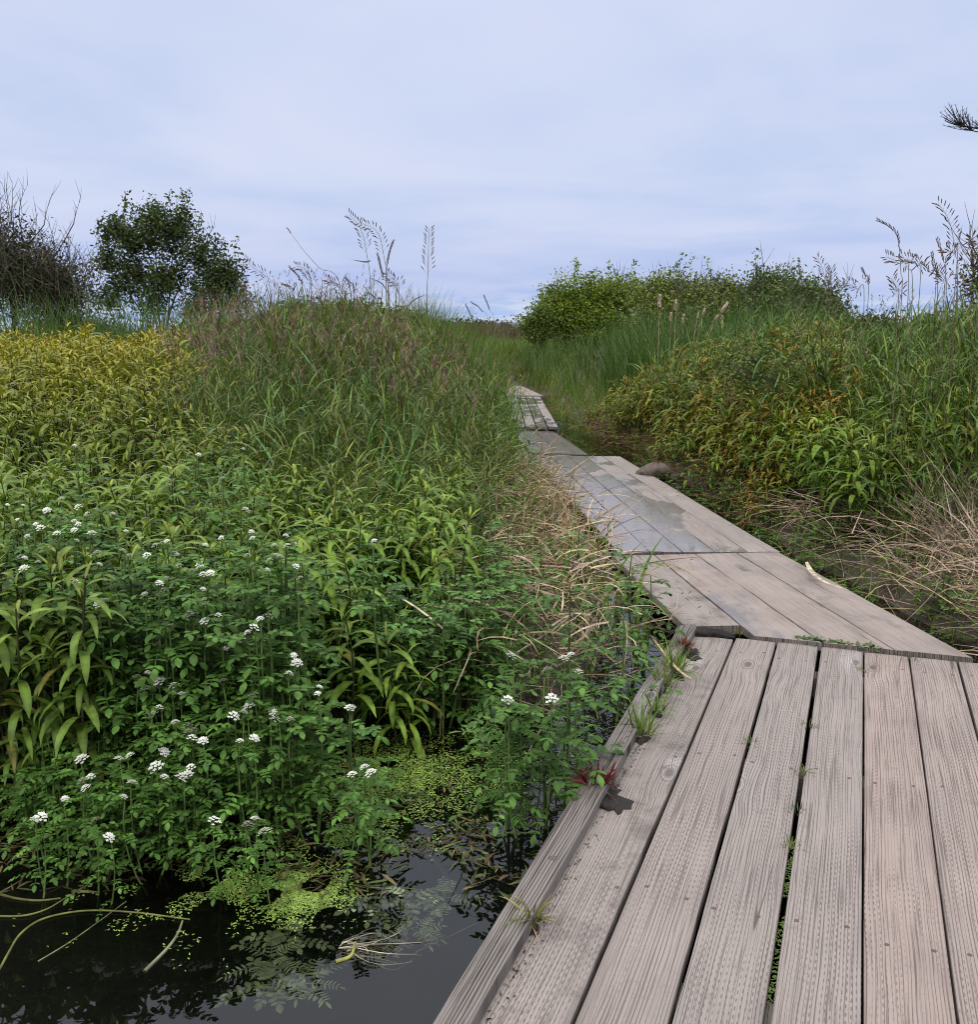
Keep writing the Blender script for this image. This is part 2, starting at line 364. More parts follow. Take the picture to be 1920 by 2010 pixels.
# ------------------------------------------------------------------ boardwalk
from mathutils import Matrix, Vector
def frame(name, label, O, d, r):
    d = Vector(d).normalized(); r = Vector(r); r = (r - d * r.dot(d)).normalized(); up = r.cross(d)
    e = thing(name, label, 'boardwalk', group='boardwalk sections')
    e.matrix_world = Matrix(((r.x, d.x, up.x, O[0]), (r.y, d.y, up.y, O[1]), (r.z, d.z, up.z, O[2]), (0, 0, 0, 1)))
    return e
def plank(parent, u0, u1, v0, v1, th=.038, mat='deck', name='plank', zoff=0.0, wob=.0018, cham=.004, n=40, wet=0., dirt=0.):
    """v0, v1: end positions along the walk, numbers or functions of u"""
    f0 = v0 if callable(v0) else (lambda u: v0); f1 = v1 if callable(v1) else (lambda u: v1)
    uc = (u0 + u1) / 2; w = (u1 - u0) / 2; c = cham
    prof = [(-w, -th), (-w, -c), (-w + c * .3, -c * .3), (-w + c, 0), (-w * .4, .0008), (w * .4, .0008), (w - c, 0), (w - c * .3, -c * .3), (w, -c), (w, -th)]
    prof = np.array(prof); K = len(prof)
    base = float(min(f0(u0), f0(u1)))
    jl = np.cumsum(rng.normal(0, 1, n + 1)); jl -= np.linspace(jl[0], jl[-1], n + 1); jl = jl / (np.abs(jl).max() + 1e-6) * wob
    jr = np.cumsum(rng.normal(0, 1, n + 1)); jr -= np.linspace(jr[0], jr[-1], n + 1); jr = jr / (np.abs(jr).max() + 1e-6) * wob
    V = np.zeros((n + 1, K, 3)); t = np.linspace(0, 1, n + 1)
    for k, (px_, pz) in enumerate(prof):
        j = np.where(px_ < 0, jl, jr) * min(1, abs(px_) / w)
        V[:, k, 0] = px_ + j; a, b_ = f0(uc + px_), f1(uc + px_)
        V[:, k, 1] = a + (b_ - a) * t - base; V[:, k, 2] = pz
    i = np.arange((n + 1) * K).reshape(n + 1, K); j = np.roll(i, -1, 1)
    q = np.stack([i[:-1], j[:-1], j[1:], i[1:]], 2).reshape(-1, 4).tolist()
    me = bpy.data.meshes.new(name)
    me.from_pydata(V.reshape(-1, 3).tolist(), [], q + [i[0, ::-1].tolist()[::-1], i[-1].tolist()[::-1]])
    me.update(); me.polygons.foreach_set('use_smooth', [False] * len(me.polygons))
    me.materials.append(M[mat]); me.materials.append(M['rail']); n_ = len(me.polygons); me.polygons[n_ - 1].material_index = 1; me.polygons[n_ - 2].material_index = 1  # darker end faces: end grain, with the joint's shade and wet painted in
    o = obj(name, me, parent); o.location = (uc, base, zoff)
    o.color = (1 - wet, 1 - dirt, 1, 1)
    return o
def nail(par, x, y, r=.0055, name='nail_head'):
    mb = MB(); a = np.linspace(0, 2 * PI, 8, endpoint=False)
    rings = [(r, .0), (r, .0018), (r * .55, .0026), (.0005, .0022)]
    V = np.array([[(x + rr * math.cos(q), y + rr * math.sin(q), zz) for q in a] for rr, zz in rings])
    i = np.arange(32).reshape(4, 8); j = np.roll(i, -1, 1)
    mb.add(V, np.stack([i[:-1], j[:-1], j[1:], i[1:]], 2), (1, 1, 1)); return mb.build(name, 'nail', par)

AZ1 = math.radians(20.67)
near = frame('boardwalk_section', 'near boardwalk section of dry grey brown planks with a raised timber edge', (0, 0, 0), (math.sin(AZ1), math.cos(AZ1), 0), (math.cos(AZ1), -math.sin(AZ1), 0))
gaps = [-.66, -.471, -.284, -.098, .087, .272, .464, .652, .84]
for k in range(8):
    g = [.005, .005, .005, .008, .0035, .0035, .004, .004, .004]
    pl = plank(near, gaps[k] + g[k], gaps[k + 1] - g[k + 1], -1.6 + U(-.05, .05), 4.475 + (-.03 if k == 0 else U(-.012, .008)), n=90, dirt=.5 if k == 0 else .0)
    for v in (1.62, 2.28, 3.15, 4.28):
        for s in (-1, 1): nail(pl, s * .055 + U(-.015, .015), v + 1.6 + U(-.03, .03))
rl = plank(near, -.724, -.647, -1.6, 4.46, th=.036, mat='rail', name='edge_rail', zoff=.037, wob=.004, cham=.003, n=120)
for v in (.9, 2.27, 3.05, 3.75): nail(rl, .008, v + 1.6, .012, 'bolt_head')
for v in (-.9, .6, 1.95, 3.2, 4.2):
    plank(near, -.70, .84, v - .045, v + .045, th=.09, mat='rail', name='bearer', zoff=-.04, n=4)

def section(label, pts, zs, nb, vnear=None, n=30, wets=None, cross=(), mat='deck2', gap=.006):
    """pts: left-near, right-near, left-far, right-far pixels; zs: their heights"""
    a, b, c, d = [at(*p, z) for p, z in zip(pts, zs)]
    O = (a + b) / 2; D = (c + d) / 2 - O; R = b - a
    e = frame('boardwalk_section', label, O, D, R); inv = e.matrix_world.inverted()
    la, lb, lc, ld = [inv @ Vector(p) for p in (a, b, c, d)]
    w0, w1 = la.x, lb.x
    f0 = vnear or (lambda u: la.y + (lb.y - la.y) * (u - la.x) / (lb.x - la.x))
    f1 = lambda u: lc.y + (ld.y - lc.y) * (u - lc.x) / (ld.x - lc.x)
    hw0 = (w1 - w0); hw1 = ld.x - lc.x
    for k in range(nb):
        cuts = [f0] + [(lambda u, f_=cc: f0(u) + (f1(u) - f0(u)) * f_) for cc in (cross if not isinstance(cross, dict) else cross.get(k, ()))] + [f1]
        for q in range(len(cuts) - 1):
            s0 = (lambda u, fn=cuts[q], o=(.004 if q else 0): fn(u) + o)
            plank(e, w0 + hw0 * k / nb + gap * .5, w0 + hw0 * (k + 1) / nb - gap * .5, s0, cuts[q + 1], mat=mat, n=n, wob=.004, wet=(wets or [0] * nb)[k])
    return e, inv
# second section, cut at the angle of the near one and lying a little over its end
a2 = math.radians(-5.55)
d2 = (math.sin(a2), math.cos(a2), -.012); r2 = (math.cos(a2), -math.sin(a2), 0)
O2 = np.array((0., 0., .068))
e = frame('boardwalk_section', 'wide dry boards cut at an angle lying over the near section, small damp spots', O2, d2, r2); inv = e.matrix_world.inverted()
dn = np.array((math.sin(AZ1), math.cos(AZ1))); nn = np.array((math.cos(AZ1), -math.sin(AZ1)))
def mitre(off):
    p1 = inv @ Vector((*(dn * (4.475 + off) + nn * -.2), .03)); p2 = inv @ Vector((*(dn * (4.475 + off) + nn * .8), .03))
    return lambda u: p1.y + (p2.y - p1.y) * (u - p1.x) / (p2.x - p1.x)
cutm = mitre(.004); cuts2 = [1.358, 1.632, 1.902, 2.174, 2.452]
for k in range(4):
    plank(e, cuts2[k] + .004, cuts2[k + 1] - .004, (lambda u: max(cutm(u), 4.36 if k == 0 else -9)), 5.935 + U(-.004, .006), mat='deck2', n=30, wob=.004, wet=[.16, .30, .27, .12][k], dirt=[.5, .1, .1, .35][k])
for v in (4.62, 5.7): plank(e, 1.42, 2.35, v - .04, v + .04, th=.09, mat='rail', name='bearer', zoff=-.04, n=3)
section('flooded boardwalk stretch with wet grey boards mirroring the sky', [(1212, 1084), (1533, 1083), (1052, 893), (1212, 897)], [.0, .0, -.105, -.115], 5, wets=[.56, .58, .52, .42, .24], cross={0: (.5,), 3: (.55,), 4: (.42,)}, n=24)
section('sunken boardwalk piece half under the pool beside it', [(1042, 888), (1160, 893), (992, 840), (1092, 840)], [-.088, -.122, -.088, -.128], 4, wets=[.62, .7, .8, .8], n=10)
section('far straight boardwalk piece of short boards with a puddle band', [(988, 838), (1097, 838), (982, 778), (1066, 778)], [-.05, -.05, -.08, -.08], 5, wets=[.4, .45, .45, .45, .38], cross=(.36, .72), n=12, gap=.02)
section('farthest boardwalk piece turning left into the reeds', [(930, 776), (1068, 777), (930, 751), (985, 754)], [-.06, -.06, -.04, -.04], 4, wets=[.1] * 4, n=8, gap=.02)

# ------------------------------------------------------------------ plant prototypes
GOLD = 2.39996
def smartweed(seed, h=.68, n=20, seg=5, lod=False, big=1.42, reach=.5):
    """one stem with alternate drooping lance leaves; returns stem, foliage"""
    g = np.random.default_rng(seed); st = MB(); fo = MB()
    lean = g.uniform(-.14, .14, 2)
    zz = np.linspace(0, 1, 7)
    path = np.stack([lean[0] * zz ** 2 * h + .01 * np.sin(zz * 7 + seed), lean[1] * zz ** 2 * h, zz * h], 1)
    st.add(*tube(path, np.linspace(.005, .0025, 7), 4, (.06, .05, .025)))
    f = 1 - (np.linspace(0, 1, n) ** 1.1) * reach
    P = np.stack([np.interp(f, zz, path[:, 0]), np.interp(f, zz, path[:, 1]), f * h], 1)
    k = np.arange(n); az = k * GOLD + g.uniform(-.5, .5, n)
    age = np.clip(k / 5.0, 0, 1)
    L = (.05 + .08 * age) * g.uniform(.8, 1.25, n) * big; W = L * g.uniform(.18, .25, n)
    el = np.radians(62 - 36 * age - 14 * np.clip((k - 7) / 10, 0, 1) + g.uniform(-14, 14, n)); dr = np.radians(40 + 50 * age + g.uniform(-20, 35, n))
    c = np.array((.12, .165, .028)) * g.uniform(.75, 1.25, n)[:, None]
    yel = np.clip(1 - k / 4.0, 0, 1)[:, None]; c = c * (1 - yel * .6) + np.array((.23, .21, .04)) * yel * .6
    old = (g.uniform(0, 1, n) < .1) * (k > 9); c = np.where(old[:, None], np.array((.15, .12, .03)), c)
    v, q, cc, _ = ribbons(P, az, el, dr, L, W, seg, 'lance', 0 if lod else .22, 1.2, g.uniform(-.3, .3, n), g.uniform(-.4, .4, n), c, None, 1.45)
    fo.add(v, q, cc); return st, fo
SW = [smartweed(100 + s) for s in range(7)]
SWB = [smartweed(150 + s, .74, 34, 6, big=1.12, reach=.86) for s in range(5)]
SWL = []
for s in range(6):
    a, b = smartweed(200 + s, .68, 15, 4, True, 1.5); SWL.append(MB().merge(a).merge(b))

def pinnate(fo, st, p0, az, el, L, pairs, ls, col, g, pointed=False, droop=.9):
    v, q, c, C = ribbons([p0], az, el, droop, L, .003, 6, 'strip', col=np.array(col) * .8); st.add(v, q, c)
    C = C[0]; T = np.gradient(C, axis=0)
    ts = np.linspace(.3, .92, pairs)
    P, A, E, LL = [], [], [], []
    for i_, tt in enumerate(ts):
        p = np.array([np.interp(tt * 6, range(7), C[:, k]) for k in range(3)])
        tg = np.array([np.interp(tt * 6, range(7), T[:, k]) for k in range(3)]); a = math.atan2(tg[1], tg[0]); e = math.asin(np.clip(tg[2] / (np.linalg.norm(tg) + 1e-9), -1, 1))
        for s in (-1, 1):
            P.append(p); A.append(a + s * g.uniform(1.0, 1.35)); E.append(e * .4 + g.uniform(-.1, .3)); LL.append(ls * g.uniform(.8, 1.2) * (1.15 - .25 * tt))
    P.append(C[-1]); A.append(az); E.append(el - droop); LL.append(ls * 1.3)
    n = len(P); LL = np.array(LL)
    v, q, c, _ = ribbons(P, A, E, g.uniform(.1, .7, n), LL, LL * (.36 if pointed else .62), 3, 'lance' if pointed else 'oval', .12, col=np.array(col) * g.uniform(.75, 1.25, n)[:, None], roll=g.uniform(-.3, .3, n), midcol=1.2)
    fo.add(v, q, c)
def cress(seed, h=.4, nl=11, flower=True, ls=.022, pointed=False, col=(.055, .115, .020), fl=1):
    g = np.random.default_rng(seed); st, fo, fw = MB(), MB(), MB()
    lean = g.uniform(-.35, .35, 2); zz = np.linspace(0, 1, 6)
    path = np.stack([lean[0] * h * zz * (1.4 - zz), lean[1] * h * zz * (1.4 - zz), zz * h], 1)
    st.add(*tube(path, np.linspace(.005, .002, 6), 4, (.09, .14, .035)))
    for k in range(nl):
        f = .22 + .73 * (k + g.uniform(0, 1)) / nl
        p = np.array([np.interp(f, zz, path[:, i]) for i in range(3)])
        pinnate(fo, st, p, k * GOLD + g.uniform(-.4, .4), g.uniform(.25, .8), g.uniform(.09, .16) * (1.2 - .5 * f), int(g.integers(3, 6)) + (2 if pointed else 0), ls * g.uniform(.85, 1.2), np.array(col) * g.uniform(.75, 1.25), g, pointed)
    if flower:
        for c_ in range(fl):
            top = path[-1] + (np.array((0, 0, 0)) if c_ == 0 else np.array((g.uniform(-.03, .03), g.uniform(-.03, .03), g.uniform(-.03, -.005))))
            n = int(g.integers(13, 20)); r = np.sqrt((np.arange(n) + .5) / n) * g.uniform(.014, .019); a = np.arange(n) * GOLD
            P = np.stack([top[0] + r * np.cos(a), top[1] + r * np.sin(a), top[2] + .016 - r * r * 45], 1)
            for k in range(4):   # four petals on every floret
                az = a + k * PI / 2
                v, q, c, _ = ribbons(P, az, .25, .3, .0058, .0052, 2, 'oval', col=np.array((.76, .76, .68)) * g.uniform(.85, 1.05, n)[:, None]); fw.add(v, q, c)
            v, q, c, _ = ribbons(P, a, .8, 0, .003, .003, 1, 'strip', col=(.45, .42, .08)); fw.add(v, q, c)
            v, q, c, _ = ribbons(np.tile(top - (0, 0, .012), (n, 1)), a, np.radians(60) - r * 20, 0, .02 + r * .6, .0012, 1, 'strip', col=(.08, .14, .03)); st.add(v, q, c)
    return st, fo, fw
CR = [cress(300 + s, .42, 10, True) for s in range(7)]
CRF = []
for s in range(7):
    a, b, c = cress(340 + s, .36, 9, False); CRF.append(MB().merge(a).merge(b))
PARS = [cress(370 + s, .3, 8, False, .034, True, (.06, .13, .024)) for s in range(3)]

def tuft(seed, n=12, L=(.1, .3), W=(.004, .008), col=(.08, .15, .025), spread=.02, el=(55, 90), droop=(10, 80), seg=5, cvar=.25, prof='grass'):
    g = np.random.default_rng(seed); mb = MB()
    a = g.uniform(0, 2 * PI, n); r = np.sqrt(g.uniform(0, 1, n)) * spread
    P = np.stack([r * np.cos(a), r * np.sin(a), np.zeros(n)], 1)
    v, q, c, _ = ribbons(P, a + g.uniform(-.7, .7, n), np.radians(g.uniform(*el, n)), np.radians(g.uniform(*droop, n)), g.uniform(*L, n), g.uniform(*W, n), seg, prof, 0, 1.6, g.uniform(-.6, .6, n), g.uniform(-.4, .4, n), np.array(col) * g.uniform(1 - cvar, 1 + cvar, n)[:, None] * (1 + np.stack([g.uniform(-.15, .25, n), np.zeros(n), g.uniform(-.2, .2, n)], 1)))
    mb.add(v, q, c); return mb
def leafgrass(seed, h=1.0):
    g = np.random.default_rng(seed); mb = MB(); ns = 4
    for k in range(ns):
        b = g.normal(0, .05, 2); az0 = g.uniform(0, 6.28); hh = h * g.uniform(.75, 1.1)
        v, q, c, C = ribbons([(b[0], b[1], 0)], az0, g.uniform(1.3, 1.52), g.uniform(.0, .35), hh, .006, 7, 'strip', col=(.075, .095, .03)); mb.add(v, q, c)
        C = C[0]; n = int(g.integers(4, 7)); f = np.linspace(.22, .95, n) + g.uniform(-.04, .04, n)
        P = np.stack([np.interp(f * 7, range(8), C[:, i]) for i in range(3)], 1)
        v, q, c, _ = ribbons(P, az0 + np.arange(n) * PI + g.uniform(-.9, .9, n), np.radians(g.uniform(48, 80, n)), np.radians(g.uniform(20, 135, n)), g.uniform(.18, .36, n), g.uniform(.010, .018, n), 5, 'grass', 0, 1.3, g.uniform(-.8, .8, n), g.uniform(-.5, .5, n), np.array((.075, .135, .026)) * g.uniform(.7, 1.45, n)[:, None] * (1 + np.stack([g.uniform(-.1, .3, n), np.zeros(n), g.uniform(-.2, .6, n)], 1))); mb.add(v, q, c)
    return mb
LG = [leafgrass(450 + s) for s in range(7)]
def plant_leafgrass(mb, P, h, tint=(1, 1, 1)):
    w_ = rng.integers(0, 7, len(P)); h = np.broadcast_to(h, (len(P),)) * U(.75, 1.15, len(P))
    for k in range(7):
        q_ = w_ == k; n_ = q_.sum(); mb.scatter(LG[k], P[q_], U(0, 6.28, n_), np.stack([np.full(n_, 1.0)] * 2 + [h[q_]], 1), np.tile(tint, (n_, 1)) * (U(.5, 1.3, n_) * (.55 + .9 * vnoise(P[q_][:, 0], P[q_][:, 1], 1.7, 3)))[:, None] * np.stack([U(.85, 1.45, n_), np.ones(n_), U(.7, 1.2, n_)], 1), U(-.22, .22, (n_, 2)))
REED = [tuft(400 + s, 26, (1.0, 1.75), (.011, .02), (.066, .118, .027), .14, (72, 90), (3, 55), 6) for s in range(5)]

# ------------------------------------------------------------------ scatter helpers
def pxw(px, y): return (px - 960) / F * (y * math.cos(PITCH) + .25)     # sideways offset of a photo column at distance y
def field(n, y0, y1, px0, px1, keep=None):
    """random ground points between two photo columns and two distances, even per square metre"""
    y = np.sqrt(U(y0 ** 2, y1 ** 2, n)); f0 = px0(y) if callable(px0) else px0; f1 = px1(y) if callable(px1) else px1
    x = (U(0, 1, n) * (f1 - f0) + f0 - 960) / F * (y * math.cos(PITCH) + .25)
    dl = edgeL(y) - x; dr = x - edgeR(y)
    ok = (dl > .04) | (dr > .04)
    if keep is not None: ok &= keep(x, y, dl, dr)
    x, y = x[ok], y[ok]; return np.stack([x, y, ground(x, y)], 1)
def vnoise(x, y, s=1.0, k=0.0):
    return .5 + .25 * (np.sin(x * 1.9 * s + 1.3 + k) * np.sin(y * 2.3 * s + .4 + k) + np.sin(x * 4.7 * s + y * 1.1 * s + k) * .7 + np.sin(y * 3.9 * s - x * 2.2 * s + 2 + k) * .6)

# ------------------------------------------------------------------ smartweed: left patch, front clumps, right mound
def yellow(y):  # leaf tint by distance: dark green in front, yellow at the back of the left patch
    f = smooth(y, 5.0, 11.5)
    return np.stack([.80 + .95 * f, .90 + .42 * f, .75 - .1 * f], -1)
ind, mass = [], []
back = field(1650, 4.45, 13.2, -260, lambda y: 400 + 70 * np.sin(y * 2.1) + (13 - y) * 4, lambda x, y, dl, dr: (vnoise(x, y, 2.1, 8) > .40) | (y > 9.5))
for p in back: (ind if (p[1] < 6.4 and p[0] > pxw(-30, p[1])) else mass).append((p, 'back'))
for p in field(85, 2.8, 3.5, -140, 215): ind.append((p, 'front'))
for p in field(52, 3.5, 4.7, -200, 330): ind.append((p, 'front'))
for p in field(46, 3.3, 4.5, 300, 880, lambda x, y, dl, dr: vnoise(x, y, 2.4, 5) > .5): ind.append((p, 'mid'))
for p in field(165, 4.3, 6.6, 400, 905, lambda x, y, dl, dr: (y < 5.3) | (vnoise(x, y, 1.5) > .5)): ind.append((p, 'mid'))
for p in field(1700, 7.4, 15.2, 1100, 1640, lambda x, y, dl, dr: (dr > .3 + .14 * np.sin(y * 4) + .35 * np.exp(-((y - 12.6) / 1.0) ** 2)) & (dr < 2.6)): mass.append((p, 'right'))
for p in field(420, 6.4, 8.6, 1480, 2050, lambda x, y, dl, dr: (dr > .6)): mass.append((p, 'dark'))
for p in field(420, 2.8, 13, -1100, -250): mass.append((p, 'back'))
for p in field(260, 4.0, 12, 2050, 2900): mass.append((p, 'dark'))
LAB = {'front': ('green smartweed plant with long drooping lance leaves at the left water edge', 'front smartweed plants by the water'),
       'mid': ('pale green smartweed plant with arching leaves between white flowers and tall grass', 'smartweed plants before the tall grass'),
       'back': ('yellowish green smartweed plant in the front rows of the wide left patch', 'smartweed plants in the left patch')}
ind.sort(key=lambda q: (q[1] == 'back') * 100 + q[0][1]); mass += ind[300:]; ind = ind[:300]
protoobj = {}
def place_smartweed(k, p, zone):
    key = ('b' if zone == 'front' else 's', k % (5 if zone == 'front' else 7))
    if key not in protoobj:
        s_, f_ = (SWB if key[0] == 'b' else SW)[key[1]]
        protoobj[key] = (s_.mesh('stem', 'twig'), f_.mesh('foliage', 'leaf'))
    t_ = thing('smartweed_plant', LAB[zone][0], 'plant', p, LAB[zone][1])
    s_ = obj('stem', protoobj[key][0], t_); f_ = obj('foliage', protoobj[key][1], t_)
    return t_
for k, (p, zone) in enumerate(ind):
    p = np.array(p); sc_ = U(.82, 1.12)
    if zone == 'front': p[2] = max(p[2], -.14); sc_ *= .98 if p[1] < 3.5 else .9
    if zone == 'mid': sc_ *= .93
    t_ = place_smartweed(k, p, zone); t_.rotation_euler = (0, 0, U(0, 6.28)); t_.scale = (sc_, sc_, sc_)
    c = yellow(p[1]) * U(.85, 1.15) if zone == 'back' else (np.array((.70, .80, .7)) if zone == 'front' else np.array((.85, .98, .72))) * U(.85, 1.15)
    setcol(t_, c)
mb = MB()
P = np.array([m_[0] for m_ in mass]); Zn = np.array([m_[1] for m_ in mass])
tint = np.where((Zn == 'dark')[:, None], np.array((.85, 1.0, .85))[None], 1) * np.where((Zn != 'back')[:, None], np.array((1.1, 1.0, .6))[None] * (1 + .3 * (vnoise(P[:, 0], P[:, 1], 1.5)[:, None] - .5) * np.array((2.2, .6, 0))), yellow(P[:, 1])) * U(.8, 1.2, len(P))[:, None]
rust = (Zn == 'right') & (U(0, 1, len(P)) < .16 + .3 * (vnoise(P[:, 0], P[:, 1], 1.4, 6) > .62)); tint = np.where(rust[:, None], tint * np.array((1.25, .62, .6)), tint)
which = rng.integers(0, 6, len(P))
h = np.where(Zn == 'right', U(.85, 1.25, len(P)) * np.interp(P[:, 0] - edgeR(P[:, 1]), [.4, .7, 1.1, 2], [.55, .95, 1.12, 1.1]) * np.interp(P[:, 1], [7.4, 8.2, 11, 13, 15.2], [.7, 1.0, 1.1, .95, .8]), U(.74, 1.15, len(P)) * (.86 + .28 * vnoise(P[:, 0], P[:, 1], 1.3, 2)))
for k in range(6):
    s_ = which == k
    for zone, nm in (('back', 0), ('right', 1), ('dark', 2)):
        z_ = s_ & (Zn == zone)
        mb.scatter(SWL[k], P[z_], U(0, 6.28, z_.sum()), np.stack([h[z_] * .95] * 2 + [h[z_]], 1), tint[z_], U(-.12, .12, (z_.sum(), 2)))
tag(mb.build('smartweed_foliage', 'leaf'), 'yellow green mass of lance leaved smartweed behind the separate plants', 'foliage', kind='stuff')

# ------------------------------------------------------------------ watercress: flowers where the photo has them, leaves between
FL = []
def fl(s, ox, oy, k):
    for a in s.split():
        x_, y_ = a.split(','); FL.append((ox + float(x_) * k, oy + float(y_) * k))
fl('140,60 268,82 445,65 565,85 495,108 650,103 380,135 103,145 205,170 235,182 78,208 330,215 520,168 527,215 725,208 450,262 888,288 225,310 302,318 120,350 150,362 222,388 738,350 845,342 575,400 560,327 495,463 658,490 1018,338 1025,405 1100,432 1160,410 1205,445 1138,280 1188,285 965,478 920,505 935,548 615,605 572,633 1178,598 1160,630 1062,708 1110,683 1258,690 975,755 1495,710 1475,762 1420,790 1380,850 1255,858 1425,80 1450,248 1648,230 1703,280 1578,285 1595,345 1555,372 1448,400 1545,430 1725,475 1525,828 803,1040 855,1015 910,1060 988,1087 1048,1135 1282,1063 925,1210 1458,1150 1838,1102 1690,925 1665,1020', 0, 980, .3412)
fl('1010,240 1112,285 1108,325 1170,345 945,408 1380,348 1358,208 1410,188 1565,190 1603,228 458,450 738,435 475,570 515,550 758,582 1068,535 1098,495 722,665 370,680 210,795 240,778 545,795 633,895 1230,790 1420,815 1468,788 1517,855 895,487', 0, 1340, .3412)
fl('278,262 145,1212 1075,920 1370,935 1408,915 1265,1000 1455,1012 1122,1040 1047,1172 1290,1158', 640, 980, .3412)
fl('385,535 455,495 487,525 1280,115 378,160', 560, 1340, .3412)
fl('480,770 1405,725 1320,655 1282,895 1125,790 1365,845', 0, 640, .3412)
FL += [(a_ + U(-34, 34), b_ + U(-24, 24)) for k_, (a_, b_) in enumerate(FL) if a_ < 640 and k_ % 2 == 0 and b_ < 1560]
crm = [tuple(x_.mesh(n_, m_) for x_, n_, m_ in zip(c, ('stem', 'foliage', 'flower_cluster'), ('twig', 'cress', 'petal'))) for c in CR]
def canopy_z(py): return np.interp(py, [820, 1000, 1150, 1300, 1500, 1640, 1720], [.84, .68, .55, .38, .19, .08, .0])
for k, (px_, py_) in enumerate(FL):
    z_ = float(canopy_z(py_)) + (.07 if px_ < 330 and py_ < 1200 else .04 if py_ < 1250 else 0); p = at(px_, py_, z_)
    near_w = py_ > 1480; boards = px_ > 900
    lab = ('white watercress flower head low over the dark water at the lower left' if near_w else
           'white watercress flower head among straw near the boardwalk' if boards else
           'white watercress flower head in the leafy middle of the left bank' if py_ > 1200 else
           'white watercress flower head beside pale smartweed on the upper left bank')
    gz = float(ground(p[0], p[1])); hgt = .42; s_ = float(np.clip((z_ - max(gz, -.16)) / hgt, .42, 1.25))
    kk = k % 7; top = CR[kk][0].arr()[0]; top = np.array(crm[kk][2].vertices[0].co)
    rz = U(0, 6.28); cx, cy = top[0] * math.cos(rz) - top[1] * math.sin(rz), top[0] * math.sin(rz) + top[1] * math.cos(rz)
    fs = U(.55, 1.0)
    t_ = thing('watercress_plant', lab, 'plant', (p[0] - cx * s_, p[1] - cy * s_, z_ - hgt * s_), 'flowering watercress ' + ('over the water' if near_w else 'by the straw' if boards else 'mid bank' if py_ > 1200 else 'upper bank'))
    t_.rotation_euler = (0, 0, rz); t_.scale = (s_, s_, s_)
    for me, nm in zip(crm[kk], ('stem', 'foliage', 'flower_cluster')):
        o = obj(nm, me, t_)
        if nm == 'flower_cluster':
            q_ = fs / s_ * (.8 + .35 * (py_ - 900) / 700); o.scale = (q_,) * 3; rx_, ry_ = U(-.5, .5), U(-.5, .5); o.rotation_euler = (rx_, ry_, U(0, 6)); o.location = tuple(Vector(top) - (o.rotation_euler.to_matrix() @ Vector(top)) * q_) 
    setcol(t_, np.array((1, 1, 1)) * U(.85, 1.15)); t_.children[2].color = (1, 1, 1, 1)
mb = MB()
def pix(x, y, z=-.12):
    f_ = y * math.cos(PITCH) - (z - H) * math.sin(PITCH); u_ = y * math.sin(PITCH) + (z - H) * math.cos(PITCH); return 960 + F * x / f_, 1005 - F * u_ / f_
def inbank(x, y):
    a_, b_ = pix(x, y); return b_ < np.interp(a_, [0, 250, 420, 520, 700, 1000, 1280], [1650, 1660, 1570, 1460, 1400, 1320, 1200]) + 25 * np.sin(a_ / 37.)
P = field(1000, 2.4, 4.9, 110, 1060, lambda x, y, dl, dr: (vnoise(x, y, 1.6) > .36) & inbank(x, y) & (dl > .25) & ((pix(x, y)[0] < 830 + 60 * np.sin(y * 5)) | (vnoise(x, y, 4) > .72)))
P = np.concatenate([P, field(120, 2.25, 2.85, 40, 480, lambda x, y, dl, dr: (pix(x, y)[1] < np.interp(pix(x, y)[0], [0, 250, 420, 520, 700], [1690, 1690, 1630, 1540, 1460]))), field(70, 3.42, 4.0, 600, 990, lambda x, y, dl, dr: dl > .3), field(42, 3.4, 5.6, 900, 1260, lambda x, y, dl, dr: (dl > .1) & (vnoise(x, y, 3, 9) > .5)), field(120, 2.7, 4.4, -220, 160), field(40, 4.8, 6.0, 420, 900)])
a_, b_ = pix(P[:, 0], P[:, 1]); P = P[~((a_ > 500 + 25 * np.sin(b_ / 30)) & (a_ < 1010) & (b_ > 1440 + 20 * np.sin(a_ / 40)))]
P[:, 2] = np.maximum(P[:, 2], -.15); s_ = np.clip((np.interp(P[:, 1], [2.3, 2.6, 3.1, 3.7, 4.8, 6.5], [.08, .16, .28, .38, .42, .45]) - P[:, 2]) / .38, .5, 1.5) * U(.8, 1.1, len(P))
wh = rng.integers(0, 7, len(P))
for k in range(7):
    q_ = wh == k; mb.scatter(CRF[k], P[q_], U(0, 6.28, q_.sum()), np.stack([np.maximum(s_[q_], .8)] * 2 + [s_[q_]], 1), np.tile((1, 1, 1), (q_.sum(), 1)) * U(.75, 1.2, q_.sum())[:, None])
# low leaves along the right edge of the walk
P = field(2300, 4.3, 14.5, 1100, 1990, lambda x, y, dl, dr: (dr > .03) & (dr < np.where(y < 6.6, .5, 1.0)) & (vnoise(x, y, 2) > .3))
wh = rng.integers(0, 7, len(P))
for k in range(7):
    q_ = wh == k; n_ = q_.sum(); mb.scatter(CRF[k], P[q_], U(0, 6.28, n_), np.stack([U(.7, 1.1, n_)] * 2 + [U(.35, .8, n_)], 1), np.tile((1.15, .95, .8), (n_, 1)) * U(.6, 1.1, n_)[:, None])
tag(mb.build('watercress_foliage', 'cress'), 'dark green watercress leaves without flowers filling both banks', 'foliage', kind='stuff')

